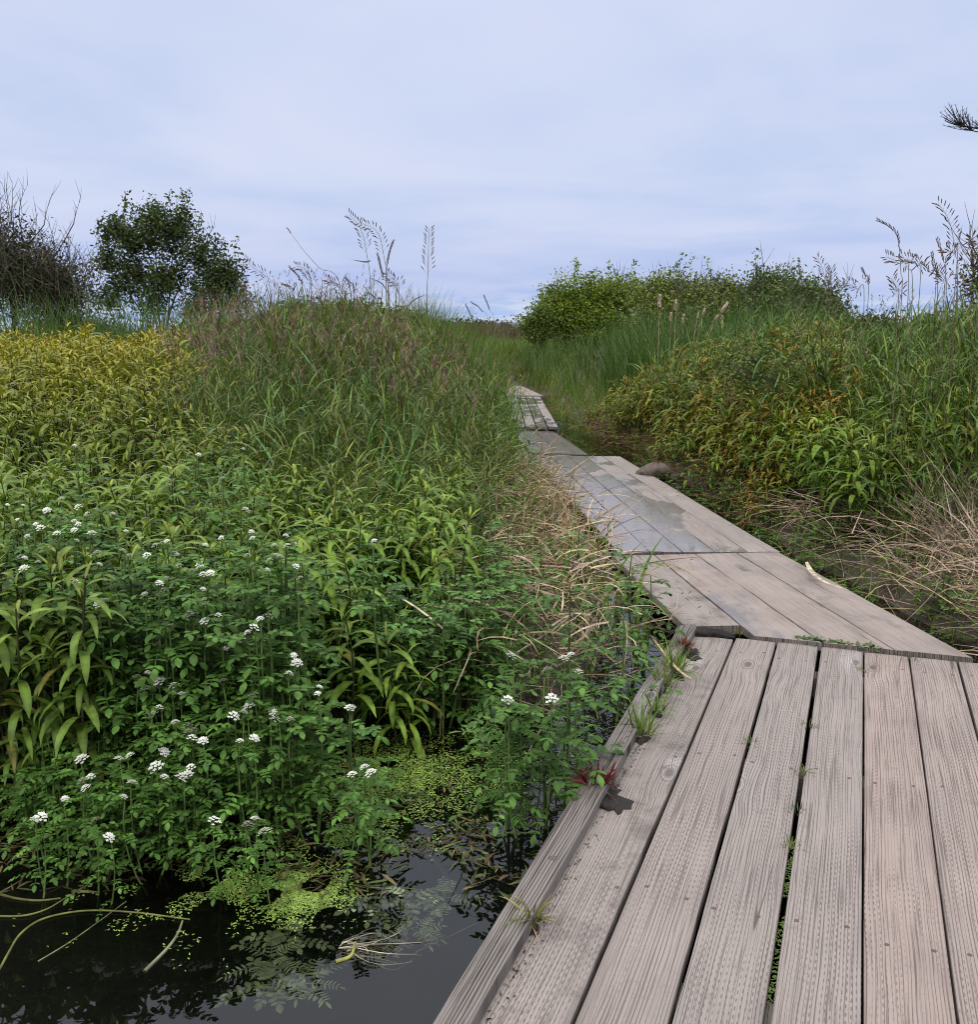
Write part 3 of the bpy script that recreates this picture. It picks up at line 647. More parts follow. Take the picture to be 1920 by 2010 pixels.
# ------------------------------------------------------------------ grasses
def blades(mb, P, L, W, col, el=(70, 90), droop=(5, 75), seg=4, cvar=.3, az=None, pw=1.7, hue=.2):
    n = len(P); a = U(0, 6.28, n) if az is None else rng.normal(az, .9, n)
    c = np.asarray(col) if np.ndim(col) == 2 else np.tile(col, (n, 1))
    c = c * U(1 - cvar, 1 + cvar, n)[:, None] * (1 + np.stack([U(-hue, hue * 1.3, n), np.zeros(n), U(-hue, hue, n)], 1))
    v, q, cc, C = ribbons(P, a, np.radians(U(*el, n)), np.radians(U(*droop, n)), U(*L, n) if isinstance(L, tuple) else L, U(*W, n), seg, 'grass', 0, pw, U(-.9, .9, n), U(-.5, .5, n), c)
    mb.add(v, q, cc); return C
def panicles(mb, tips, dirs, L, col, n=9):
    """fuzzy seed heads near blade tips"""
    N = len(tips); P = np.repeat(tips, n, 0) - np.repeat(dirs, n, 0) * U(0, 1, N * n)[:, None] * np.repeat(L, n)[:, None]
    a = np.repeat(np.arctan2(dirs[:, 1], dirs[:, 0]), n) + U(-1, 1, N * n)
    v, q, c, _ = ribbons(P, a, U(.3, 1.4, N * n), U(.2, 1.2, N * n), U(.02, .05, N * n), U(.003, .006, N * n), 2, 'oval', col=np.asarray(col) * U(.6, 1.4, N * n)[:, None]); mb.add(v, q, c)
G1 = np.array((.066, .118, .022)); G2 = np.array((.082, .155, .022)); PUR = (.19, .095, .10)
mb = MB(); dry = MB()
hump_px0 = lambda y: 430 + 60 * np.sin(y * 2.1) + (13 - y) * 2
P = field(6500, 5.3, 13.6, hump_px0, 985, lambda x, y, dl, dr: dl > .25)
dlp = edgeL(P[:, 1]) - P[:, 0]
L = U(.55, 1.15, len(P)) * np.interp(P[:, 1], [5.3, 7.5, 10, 13.6], [.62, .85, 1.0, 1.05]) * np.interp(960 + F * P[:, 0] / P[:, 1], [430, 560, 700, 800, 950], [.9, 1.08, 1.14, 1.02, .86]) * np.interp(dlp, [.2, .9, 2.0], [.55, .85, 1.0])
f = vnoise(P[:, 0], P[:, 1], 1.1)[:, None]
blades(mb, P, L, (.004, .015), G1 * (1.25 - .4 * f) + np.array((.03, .015, 0)) * f, (60, 90), (5, 120), 5, .5)
hpx = lambda P: np.interp(960 + F * P[:, 0] / P[:, 1], [430, 560, 700, 800, 950], [.80, .95, 1.02, .92, .76])
P = field(1500, 5.0, 13.6, lambda y: hump_px0(y) - 30, 975, lambda x, y, dl, dr: dl > .3)
plant_leafgrass(mb, P, hpx(P) * np.interp(P[:, 1], [5, 7.5, 10, 13.6], [.62, .85, 1.0, 1.05]))
# broad bright blades in front of the hump
P = field(900, 5.0, 10.5, 430, 950, lambda x, y, dl, dr: dl > .35)
blades(mb, P, (.5, 1.05), (.012, .026), G2 * np.array((1.0, 1.05, 1.1)), (55, 88), (20, 140), 6, .45)
P = field(500, 5.4, 13, 430, 960, lambda x, y, dl, dr: dl > .3)
blades(mb, P, (.5, 1.1), (.003, .009), (.28, .23, .11), (50, 88), (5, 100), 5, .3)
# seed stalks inside the hump, purplish
P = field(1700, 7.0, 13.6, lambda y: 360 + 0 * y, 960, lambda x, y, dl, dr: (dl > .5) & (vnoise(x, y, .9, 3) > .42))
C = blades(mb, P, U(.9, 1.35, len(P)) * np.interp(960 + F * P[:, 0] / P[:, 1], [430, 560, 700, 800, 950], [1.0, 1.15, 1.2, 1.1, .95]), (.003, .005), (.11, .11, .05), (76, 90), (5, 40), 6)
panicles(dry, C[:, -1], (C[:, -1] - C[:, -3]) / (np.linalg.norm(C[:, -1] - C[:, -3], axis=1)[:, None]), U(.1, .22, len(P)), PUR, 18)
# some grass standing in the left smartweed patch
P = field(260, 5.0, 12, -100, 430)
C = blades(mb, P, (.7, 1.2), (.004, .012), G1, (65, 88), (10, 80), 6)
tag(mb.build('grass', 'grass'), 'tall green grass covering the mound left of the boardwalk', 'grass', kind='stuff')
tag(dry.build('seed_head_haze', 'dry'), 'purple brown seed heads scattered through the tall left grass', 'grass', kind='stuff')
# edge grass along the left side of the walk, both short and bright
mb = MB()
P = field(6500, 5.6, 24, 800, 1260, lambda x, y, dl, dr: (dl > .02) & (dl < .65))
P[:, 2] = np.maximum(P[:, 2], -.2)
hk = np.interp(edgeL(P[:, 1]) - P[:, 0], [0, .2, .6], [.5, .82, 1.0]) * np.interp(P[:, 1], [5.6, 8, 12, 20], [.6, .8, 1.0, 1.05])
blades(mb, P, U(.35, .9, len(P)) * hk, (.005, .012), G2 * np.array((1.0, 1.05, .8)), (68, 90), (5, 70), 5)
P = field(2600, 13.2, 28, 815, 985, lambda x, y, dl, dr: (dl > .25))
blades(mb, P, U(1.3, 1.85, len(P)) * np.interp(960 + F * P[:, 0] / P[:, 1], [815, 900, 985], [1.05, .98, .82]), (.010, .02), G2 * np.array((.95, .85, .9)), (72, 90), (5, 50), 4, .4)
P = field(240, 13, 27, 830, 1000, lambda x, y, dl, dr: (dl > .15))
plant_leafgrass(mb, P, .95, (1.05, 1.05, .8))
P = field(2500, 10, 24, 900, 1010, lambda x, y, dl, dr: (dl > .1) & (dl < 1.2))
blades(mb, P, (.7, 1.3), (.006, .014), G2 * .9, (72, 90), (5, 60), 5)
P = field(1500, 3.6, 9.5, 860, 1290, lambda x, y, dl, dr: (dl > .0) & (dl < 1.15) & (vnoise(x, y, 2.6, 7) > .5))
P[:, 2] = np.maximum(P[:, 2], -.14)
blades(mb, P, (.12, .42), (.004, .012), G2 * np.array((1.0, 1.0, .9)), (55, 90), (5, 90), 5, .45)
P = field(520, 4.4, 12, 930, 1280, lambda x, y, dl, dr: (dl > .0) & (dl < .75))
blades(mb, P, (.25, .58), (.016, .028), G2 * 1.1, (68, 88), (5, 50), 6, .3)
P = field(230, 3.0, 4.8, 260, 1000, lambda x, y, dl, dr: dl > .3)
blades(mb, P, (.35, .62), (.010, .020), G2 * np.array((.95, .95, 1.1)), (62, 88), (10, 110), 6, .4)
tag(mb.build('edge_grass', 'grass'), 'bright green grass along the left edge of the boardwalk', 'grass', kind='stuff')
# grass of the right bank
mb = MB(); dry = MB()
right_px0 = lambda y: 1500 + 40 * np.sin(y * 3) - np.clip(y - 10.5, 0, 4) * 70
P = field(7000, 6.3, 14.0, right_px0, 2120, lambda x, y, dl, dr: dr > .7)
drp = P[:, 0] - edgeR(P[:, 1]); f = vnoise(P[:, 0], P[:, 1], 1.3, 1)[:, None]
L = U(.5, 1.12, len(P)) * np.interp(drp, [.7, 1.3, 2.2], [.55, .9, 1.0]) * np.interp(960 + F * P[:, 0] / P[:, 1], [1480, 1600, 1700, 1800, 1950], [1.02, .94, .88, .98, 1.15])
blades(mb, P, L, (.004, .015), G1 * np.array((1.0, 1.15, .8)) * (1.35 - .45 * f), (58, 90), (5, 125), 5, .5)
P = field(1700, 6.0, 14.0, lambda y: right_px0(y) - 20, 2120, lambda x, y, dl, dr: dr > .7)
plant_leafgrass(mb, P, np.interp(P[:, 0] - edgeR(P[:, 1]), [.7, 1.3, 2.2], [.5, .85, .98]) * np.interp(960 + F * P[:, 0] / P[:, 1], [1480, 1600, 1700, 1800, 1950], [.98, .9, .84, .92, 1.08]), (.9, 1.0, .85))
P = field(330, 8.3, 13.5, 1240, 1640, lambda x, y, dl, dr: dr > .75)
plant_leafgrass(mb, P, .95, (.85, .95, .85))
P = field(900, 5.9, 10.5, 1500, 2100, lambda x, y, dl, dr: dr > .8)
blades(mb, P, (.55, 1.15), (.012, .026), G2 * np.array((1.0, 1.1, .9)), (55, 88), (20, 140), 6, .45)
P = field(450, 6.2, 13, 1480, 2100, lambda x, y, dl, dr: dr > .8)
blades(mb, P, (.5, 1.1), (.003, .008), (.27, .23, .12), (50, 88), (5, 100), 5, .3)
P = field(380, 6.5, 12.5, 1450, 2050, lambda x, y, dl, dr: dr > 1.0)
C = blades(mb, P, (1.0, 1.4), (.003, .004), (.12, .11, .05), (76, 90), (5, 45), 6)
panicles(dry, C[:, -1], (C[:, -1] - C[:, -3]) / (np.linalg.norm(C[:, -1] - C[:, -3], axis=1)[:, None]), U(.1, .2, len(P)), (.13, .09, .07), 14)
P = field(3200, 9.5, 24, 1060, 1330, lambda x, y, dl, dr: (dr > .1) & (dr < 1.9))
blades(mb, P, U(.2, .75, len(P)), (.005, .011), G2 * np.array((1.05, .95, .8)), (60, 90), (10, 80), 4)
P = field(1700, 4.3, 8.5, 1400, 2050, lambda x, y, dl, dr: (dr > .1) & (dr < 1.5) & (vnoise(x, y, 3, 2) > .5))
blades(mb, P, (.10, .34), (.006, .012), G2, (55, 90), (5, 70), 5, .45)
P = field(1500, 8, 15, 1100, 1700, lambda x, y, dl, dr: (dr > .1) & (dr < 1.0) & (vnoise(x, y, 3, 6) > .5))
blades(mb, P, (.10, .35), (.005, .011), G2 * np.array((1.1, .9, .8)), (50, 90), (5, 80), 4, .45)
P = field(3200, 3.0, 12, 2000, 3000, lambda x, y, dl, dr: dr > .3)
blades(mb, P, (.3, .95), (.006, .016), G1, (58, 90), (5, 110), 5, .5)
tag(mb.build('grass', 'grass'), 'tall green grass covering the bank right of the boardwalk', 'grass', kind='stuff')
tag(dry.build('seed_head_haze', 'dry'), 'brown seed heads scattered through the right hand grass', 'grass', kind='stuff')
# far meadow behind everything
mb = MB()
P = field(9000, 24, 46, 880, 1130)
blades(mb, P, (.35, .7), (.012, .03), (.11, .16, .03), (65, 90), (10, 60), 3)
P = field(5200, 38, 60, 820, 1120)
blades(mb, P, (.9, 1.35), (.02, .05), (.10, .085, .045), (75, 90), (5, 40), 3)
P = field(15000, 15, 70, -250, 2200, lambda x, y, dl, dr: (np.abs(x - .5) > 1.6))
blades(mb, P, (.6, 1.15), (.015, .04), (.075, .10, .035), (70, 90), (5, 60), 3)
tag(mb.build('meadow_grass', 'grass'), 'low meadow grass stretching away behind the reeds and shrubs', 'grass', kind='stuff')

# dry straw
def straw(mb, P, L=(.15, .6), lift=.12, col=(.34, .235, .13), el=(-8, 35), W=(.003, .008)):
    n = len(P); P = P.copy(); P[:, 2] = np.maximum(P[:, 2], WZ) + U(0, 1, n) ** 1.5 * lift
    c = np.array(col) * U(.45, 1.25, n)[:, None] * (1 + np.stack([np.zeros(n), U(-.12, .05, n), U(-.25, .2, n)], 1))
    v, q, cc, _ = ribbons(P, U(0, 6.28, n), np.radians(U(*el, n)), np.radians(U(-10, 60, n)), U(*L, n), U(*W, n), 4, 'strip', 0, 1.3, U(-1.2, 1.2, n), U(-.9, .9, n), c); mb.add(v, q, cc)
mb = MB()
P = field(6200, 3.6, 9.5, 860, 1260, lambda x, y, dl, dr: (dl > .0) & (dl < 1.25) & (vnoise(x, y, 2.2, 4) > .33 + .18 * (dl > .85)))
straw(mb, P, (.12, .42), .40, (.37, .29, .185), W=(.003, .009))
P = field(900, 5.2, 9.5, 880, 1260, lambda x, y, dl, dr: (dl > .1) & (dl < .8))
straw(mb, P, (.3, .6), .1, el=(50, 88))
P = field(2000, 4.2, 24, 1000, 1300, lambda x, y, dl, dr: (dl > .0) & (dl < .5))
straw(mb, P, (.1, .3), .06)
tag(mb.build('dry_straw', 'dry'), 'tan dead straw heaped along the left edge of the boardwalk', 'straw', kind='stuff')
mb = MB()
P = field(6500, 3.6, 7.6, 1560, 2400, lambda x, y, dl, dr: (dr > .3) & (vnoise(x, y, 1.7, 5) > .33))
straw(mb, P, (.2, .6), .26, (.38, .29, .19), W=(.003, .006))
P = field(1500, 5.2, 7.0, 1680, 2150, lambda x, y, dl, dr: (dr > .8))
straw(mb, P, (.4, .75), .15, (.42, .34, .24), el=(30, 80), W=(.003, .006))
P = field(5200, 7, 14.5, 1130, 1700, lambda x, y, dl, dr: (dr > .12) & (dr < 1.3))
straw(mb, P, (.1, .4), .3, (.11, .055, .03))
P = field(1800, 12, 24, 1060, 1300, lambda x, y, dl, dr: (dr > .05) & (dr < 1.6))
straw(mb, P, (.1, .4), .2, (.22, .15, .07))
tag(mb.build('dry_straw', 'dry'), 'brown and tan dead stalks matted on the right bank', 'straw', kind='stuff')

# ------------------------------------------------------------------ cattail clumps
rm = [r.mesh('reed_clump', 'grass') for r in REED]
def clumps(n, y0, y1, p0, p1, label, group, s=(.85, 1.1), keep=None):
    for k, p in enumerate(field(n, y0, y1, p0, p1, keep)):
        o = obj('cattail_clump', rm[k % 5]); o.location = p; o.rotation_euler = (0, 0, U(0, 6.28)); q = U(*s); o.scale = (q * 1.1, q * 1.1, q)
        o.color = (*(np.array((1, 1, 1)) * U(.8, 1.2)), 1); tag(o, label, 'reeds', group)
clumps(26, 25.2, 28.6, 1030, 1150, 'green cattail clump on the right of the far path', 'cattail clumps by the far path', (.55, .7))
clumps(16, 19, 25, 1045, 1150, 'green cattail clump on the right of the far path', 'cattail clumps by the far path', (.5, .65), lambda x, y, dl, dr: dr > .3)
clumps(46, 19, 29, 1150, 1330, 'green cattail clump on the right of the far path', 'cattail clumps by the far path', (.66, .88), lambda x, y, dl, dr: (dr > .35) | (y > 26))
clumps(170, 13.6, 20, 1060, 1580, 'blue green cattail clump below the round shrubs on the right', 'cattail clumps on the right', (.76, 1.04), lambda x, y, dl, dr: dr > 1.3 - .5 * smooth(y, 16, 19))
clumps(70, 13.6, 16.5, -120, 470, 'blue green cattail clump between the yellow patch and the left tree', 'cattail clumps at the left back', (.74, 1.0))
clumps(44, 14, 27, 800, 985, 'green cattail clump behind the grass mound left of the far boardwalk', 'cattail clumps by the far boardwalk', (.6, .85), lambda x, y, dl, dr: dl > .4)

# fluffy cattail heads
for k, (cx, cy, ch, tl, lab) in enumerate([(1165, 390, 70, 0, 'tall pale fluffy cattail head, leftmost and highest of the cluster'), (1275, 415, 58, 0, 'pale fluffy cattail head upright beside the leftmost one'),
        (1240, 497, 48, 0, 'small tan cattail head below the two upright ones'), (1325, 510, 54, 0, 'thin ragged cattail head low between the upright ones and the leaning ones'),
        (1425, 485, 36, .2, 'little pale cattail head left of the leaning stalks'), (1465, 462, 46, .3, 'fluffy cattail head shedding down at the middle of the row'),
        (1605, 432, 66, .75, 'large fluffy cattail head tilted over at the right end of the row'), (1590, 512, 46, 0, 'tan cattail head hanging under the tilted one'), (1545, 510, 50, .7, 'long tilted cattail head on a bent tan stalk')]):
    p = dep(960 + cx * .2879, 480 + cy * .2879, 14.6 + .25 * (k % 4)); L_ = ch * .2879 / F * 14.8; g0 = float(ground(p[0], p[1])); lx = -tl * (p[2] - g0) * .5
    t_ = thing('cattail_stalk', lab, 'cattail', (p[0] + lx, p[1], g0), 'old cattail stalks with fluffy heads'); q = p - np.array(t_.location)
    mb = MB(); mb.add(*tube(bez((0, 0, 0), (q[0] * .3, 0, q[2] * .6), q, 8), np.linspace(.008, .005, 8), 5, (.3, .23, .15))); mb.build('stem', 'dry', t_)
    mb = MB(); ax = np.array((tl, 0, 1)) / math.hypot(tl, 1)
    for j in range(5): mb.add(*lump(q + ax * L_ * (j - 2) * .22, (L_ * .17, L_ * .17, L_ * .22), k * 9 + j, 9, 7, .4, (.36, .28, .20)))
    nf = 140; a = U(0, 6.28, nf); P = q + ax * (U(-.5, .5, nf) * L_)[:, None]; v, qq, c, _ = ribbons(P, a, U(-.6, .8, nf), .8, L_ * U(.15, .40, nf), .004, 2, 'strip', col=np.array((.46, .37, .28)) * U(.6, 1.2, nf)[:, None]); mb.add(v, qq, c)
    mb.build('seed_head', 'dry', t_)

# ------------------------------------------------------------------ tall seed stalks against the sky
def stalk(pts, y, kind, label, group, hr=.42, leaf=()):
    P = np.array([dep(a, b, y + .05 * k) for k, (a, b) in enumerate(pts)])
    low = P[0].copy(); low[2] = float(ground(low[0], low[1])); low[0] -= (P[1][0] - P[0][0]) * .3
    S = spline(np.concatenate([[low], P]), 6); t_ = thing('grass_stalk', label, 'grass stalk', low, group); S = S - low
    n = len(S); mb = MB(); mb.add(*tube(S, np.linspace(.0032, .0011, n), 4, (.13, .12, .06))); mb.build('stem', 'dry', t_)
    d = np.concatenate([[0], np.cumsum(np.linalg.norm(np.diff(S, axis=0), axis=1))]); tot = d[-1]; vis = np.linalg.norm(np.diff(P, axis=0), axis=1).sum()
    hl = min(vis * .9, hr); pos = lambda f: np.array([np.interp(tot - hl * (1 - f), d, S[:, k]) for k in range(3)])
    mb = MB(); ns = 26 if kind != 'bare' else 5
    for j in range(ns):
        f = (j / (ns - 1)) ** .9 if kind != 'bare' else .8 + .2 * j / 4
        p = pos(f); side = -1 if j % 2 else 1; dn_ = pos(min(1, f + .05)) - pos(max(0, f - .05)); a0 = math.atan2(dn_[2], dn_[0])
        spread = {'panicle': .75, 'spike': .22, 'bare': .1}[kind]; bl = {'panicle': .05 * (1 - f * .6), 'spike': .012, 'bare': .004}[kind]
        a = a0 + side * spread * U(.7, 1.2); dv = np.array((math.cos(a), U(-.4, .4), math.sin(a))); e_ = p + dv * bl
        if bl > .02: mb.add(*tube(np.array([p, e_]), .0008, 3, (.12, .09, .06)))
        for r in range(2 if kind == 'panicle' else 1):
            b0 = e_ + dv * .012 * r; mb.add(*tube(np.array([b0, b0 + dv * .012, b0 + dv * .026]), [.0012, .0042, .0006], 4, np.array((.12, .085, .075)) * U(.7, 1.3)))
    mb.build('seed_head', 'dry', t_)
    for (la, lb, lc) in leaf:
        mb = MB(); A, B, C_ = [dep(*q_, y) - low for q_ in (la, lb, lc)]; S2 = spline([A, B, C_], 5); W_ = PROF['grass'](np.linspace(0, 1, len(S2)))[:, None] * np.array((0, .004, .009))
        V = np.stack([S2 - W_, S2 + W_], 1); i = np.arange(len(S2) * 2).reshape(-1, 2); mb.add(V, np.stack([i[:-1, 0], i[:-1, 1], i[1:, 1], i[1:, 0]], 1), (.07, .09, .04)); mb.build('leaf', 'grass', t_)
l = lambda s: [(480 + float(a.split(',')[0]) * .3412, 400 + float(a.split(',')[1]) * .3412) for a in s.split()]
r = lambda s: [(1400 + float(a.split(',')[0]) * .2772, 380 + float(a.split(',')[1]) * .2772) for a in s.split()]
GL, GR = 'seed stalks over the left mound', 'seed stalks over the right bank'
for pts, y, kd, lab, gp, lf in [
    (l('730,560 705,300 670,150 605,65'), 8.6, 'panicle', 'tallest drooping seed stalk over the left mound, tip to the left', GL, [l('725,330 690,335 612,322')]),
    (l('830,580 800,290 760,160 665,108'), 8.4, 'panicle', 'seed stalk arching left just right of the tallest one', GL, [l('830,520 790,460 725,430')]),
    (l('815,500 820,380 830,300 853,225'), 8.8, 'spike', 'narrow spike leaning right beside the arching stalk', GL, []),
    (l('1050,640 1055,400 1058,280 1063,150'), 8.2, 'panicle', 'straight seed stalk standing alone nearest the boardwalk gap', GL, [l('930,600 980,552 1048,522')]),
    (l('560,520 430,370 340,270 253,150'), 8.8, 'bare', 'bare thin stalk slanting far to the left', GL, []),
    (l('835,560 800,430 768,300'), 8.9, 'spike', 'short dark spike among the arching seed stalks', GL, [l('760,550 725,520 685,508')]),
    (l('890,560 875,470 820,400'), 8.7, 'panicle', 'small open seed head hanging right of the arching stalks', GL, []),
    (l('335,560 322,440 265,370'), 9.2, 'spike', 'curved dark spike left of the mound top', GL, []),
    (l('385,520 378,430 345,375 300,360'), 9.2, 'panicle', 'nodding feathery seed head left of the slanting stalk', GL, []),
    (l('150,530 110,410 50,370 0,315'), 9.5, 'panicle', 'long nodding seed stalk at the right side of the left tree', GL, []),
    (l('310,545 280,490 225,465'), 9.4, 'spike', 'low drooping spike at the left end of the mound', GL, []),
    (l('575,560 520,470 480,435'), 9.0, 'panicle', 'short seed stalk under the slanting bare stalk', GL, []),
    (l('635,560 610,470 588,432'), 9.3, 'spike', 'short straight spike on the middle of the mound', GL, []),
    (l('1330,720 1300,640 1275,585'), 15, 'spike', 'pale far spike over the low reeds, leftmost of three', GL, []),
    (l('1410,720 1360,610 1310,570'), 15, 'spike', 'pale far spike over the low reeds, middle of three', GL, []),
    (l('1440,720 1410,610 1380,535'), 15, 'spike', 'pale far spike over the low reeds, highest of three', GL, []),
    (r('1330,820 1330,560 1310,330 1260,250 1180,200'), 6.6, 'spike', 'thick dark spike arching left over the right bank', GR, []),
    (r('1410,760 1370,520 1320,390'), 6.8, 'bare', 'thin bare stalk just right of the thick arching spike', GR, []),
    (r('1725,720 1715,430 1690,260 1650,150 1595,75'), 6.5, 'panicle', 'tallest seed stalk on the right bank, tip bent left', GR, []),
    (r('1640,680 1630,480 1590,340'), 6.9, 'spike', 'straight dark spike left of the tallest right stalk', GR, []),
    (r('1575,700 1560,530 1545,440'), 7.0, 'spike', 'short thin spike between the two dark spikes', GR, []),
    (r('805,720 790,600 770,520 735,455'), 9.5, 'panicle', 'feathery seed stalk over the middle of the right shrubs', GR, []),
    (r('830,740 836,630 840,530'), 9.6, 'panicle', 'upright seed head beside the feathery stalk by the shrubs', GR, []),
    (r('625,660 615,590 605,520'), 10, 'spike', 'small spike at the crest of the right shrubs', GR, []),
    (r('1100,720 1085,610 1055,545'), 8.6, 'spike', 'lone curved spike in the dip between shrubs and tall stalks', GR, []),
    (r('1070,760 1020,680 960,640 890,640'), 8.2, 'panicle', 'low seed stalk bowing left in the dip of the right bank', GR, []),
    (r('1385,640 1320,500 1230,450'), 7.0, 'panicle', 'open seed head spreading left under the thick arching spike', GR, []),
    (r('1465,660 1450,510 1375,465'), 7.1, 'panicle', 'open seed head in the middle of the right stalks', GR, []),
    (r('1725,520 1710,430 1650,400'), 6.7, 'panicle', 'small seed head branching left low on the tallest right stalk', GR, []),
    (r('1310,820 1300,690 1265,600'), 7.4, 'panicle', 'short feathery head at the left foot of the thick spike', GR, []),
    (r('1590,690 1540,560 1485,505'), 7.2, 'spike', 'curved spike bowing left below the short thin spike', GR, []),
    (r('1650,740 1620,620 1590,540'), 7.2, 'panicle', 'drooping feathery head below the straight dark spike', GR, []),
    (r('1905,470 1890,400 1835,315'), 6.3, 'panicle', 'seed head entering at the right border of the view', GR, [])]:
    stalk(pts, y, kd, lab, gp, .38 if kd == 'panicle' else .24, lf)

# ------------------------------------------------------------------ trees and shrubs
def woody(name, label, cat, base, blobs, ncl, nleaf, lsize, col, rad=.22, limbs=7, trunk=.09, group=None, bare=0, barecol=(.12, .1, .09), shoots=0, mat='tree', squash=.5, cvar=.35, twigs=1.0):
    base = np.asarray(base, float); t_ = thing(name, label, cat, base, group)
    wts = np.array([b[3] * b[4] * b[5] for b in blobs]) ** .75; wts /= wts.sum(); C = []
    for k in range(ncl):
        b = blobs[rng.choice(len(blobs), p=wts)]; d = rng.normal(0, 1, 3); d /= np.linalg.norm(d); d *= U(.0, 1) ** squash
        C.append((b[0] + d[0] * b[3], b[1] + d[1] * b[4], b[2] + d[2] * b[5]))
    C = np.array(C); C = C[C[:, 2] > base[2] + .02]
    br = MB(); nodes = []
    for k in range(limbs):
        b = blobs[k % len(blobs)]; tgt = np.array(b[:3]) + rng.normal(0, .35, 3) * np.array(b[3:]); mid = base + (tgt - base) * np.array((.3, .3, .65)) + rng.normal(0, .12, 3)
        path = bez(base + rng.normal(0, .025, 3) * (1, 1, 0), mid, tgt, 9); nodes.append(path)
        br.add(*tube(path - base, np.linspace(trunk, trunk * .2, 9) * U(.6, 1), 5, barecol))
    nodes = np.concatenate([n_[3:] for n_ in nodes])
    for c in C[:int(len(C) * twigs)]:
        d = np.linalg.norm(nodes - c, axis=1) + (nodes[:, 2] > c[2]) * .6; a = nodes[np.argmin(d)]
        br.add(*tube(bez(a, (a + c) / 2 + rng.normal(0, .08, 3) + (0, 0, -.05), c, 4) - base, np.linspace(trunk * .2, trunk * .05, 4), 3, barecol))
    for k in range(bare):
        b = blobs[rng.integers(len(blobs))]; p = np.array(b[:3]) + rng.normal(0, .45, 3) * np.array(b[3:]) + (0, 0, b[5] * .3); top = p + np.array((U(-.18, .18), U(-.2, .2), U(.25, .7) * b[5] + .12))
        a = nodes[np.argmin(np.linalg.norm(nodes - p, axis=1))]; br.add(*tube(bez(a, (a + p) / 2 + (0, 0, -.04), p, 4) - base, [.014, .013, .012, .012], 3, barecol))
        path = bez(p, (p + top) / 2 + rng.normal(0, .05, 3), top, 6); br.add(*tube(path - base, np.linspace(.012, .003, 6), 3, barecol))
        for j in range(5):
            q = path[1 + j % 5]; e_ = q + np.array((U(-.22, .22), U(-.2, .2), U(.15, .4))); br.add(*tube(bez(q, (q + e_) / 2 + (0, 0, -.03), e_, 3) - base, [.006, .004, .002], 3, barecol))
    br.build('trunk', 'twig', t_)
    SH = []
    for k in range(shoots):
        b = blobs[rng.integers(len(blobs))]; p = np.array((b[0] + U(-.8, .8) * b[3], b[1] + U(-.5, .5) * b[4], b[2] + b[5] * U(.6, .9)))
        for j in range(6): SH.append(p + np.array((U(-.03, .03), U(-.05, .05), .11 * j)))
    cr = MB()
    if nleaf: cr.add(*leafcloud(C - base, nleaf, rad, lsize, col, cvar))
    if SH: cr.add(*leafcloud(np.array(SH) - base, max(5, nleaf // 3), rad * .35, lsize, np.array(col) * 1.1, cvar))
    if nleaf: cr.build('crown', mat, t_)
    return t_
def blob(px_, py_, y, rpx, rpy, ry=None):
    p = dep(px_, py_, y); k = y / F; return (p[0], p[1], p[2], rpx * k, ry if ry else rpx * k * .8, rpy * k)
# left tree: several rising stems, an open crown with gaps
y = 28.0
TD = 22
woody('broadleaf_tree', 'dark leafy tree with an open rounded crown standing alone on the left', 'tree', (*dep(315, 615, y)[:2], .6),
      [blob(262, 478, y, 58, 46), blob(325, 462, y, 62, 45), blob(392, 508, y, 52, 46), blob(240, 540, y, 50, 44), blob(320, 552, y, 66, 46), blob(430, 565, y, 56, 38), blob(300, 425, y, 34, 24), blob(350, 440, y, 30, 28), blob(465, 592, y, 38, 24), blob(225, 450, y, 32, 30), blob(215, 590, y, 34, 26), blob(290, 600, y, 46, 22), blob(400, 604, y, 52, 20), blob(444, 535, y, 34, 30), blob(205, 515, y, 24, 30)],
      860, 22, .115, (.055, .08, .024), .24, 15, .04, shoots=20, bare=10, barecol=(.06, .05, .045), squash=.6)
# bare thicket on the left
y = 21
GT = 'bare thicket at the left border'
for k, (px_, rpx, py_, rpy, ncl, lab) in enumerate([(20, 80, 520, 95, 420, 'brown leafless shrub with tall bare shoots at the left border'), (110, 66, 555, 72, 340, 'brown twiggy shrub between the border shrub and the leafy tree'), (-90, 80, 520, 100, 200, 'brown twiggy shrub mostly outside the left border')]):
    t_ = woody('bare_shrub', lab, 'shrub', (*dep(px_, 640, y + k * .4)[:2], .6), [blob(px_, py_, y + k * .4, rpx, rpy), blob(px_ + 10, py_ + 30, y + k * .4 - .5, rpx, rpy * .8)], ncl, 24, .075, (.040, .044, .022), .24, 9, .03, GT, bare=46 if k != 1 else 22, barecol=(.085, .075, .055), squash=.7)
    mb = MB(); bs = np.array(t_.location)
    for j in range(330):
        p = dep(px_ + U(-rpx, rpx) * 1.05, 640 - U(0, rpy * 1.5), y + k * .4 + U(-1.1, .6)); e_ = p + np.array((U(-.5, .5), U(-.3, .3), U(.2, .8)))
        mb.add(*tube(bez(p, (p + e_) / 2 + (U(-.1, .1), 0, U(0, .2)), e_, 5) - bs, np.linspace(.008, .003, 5), 3, np.array((.11, .10, .066)) * U(.6, 1.2)))
    mb.build('branch_tangle', 'twig', t_)
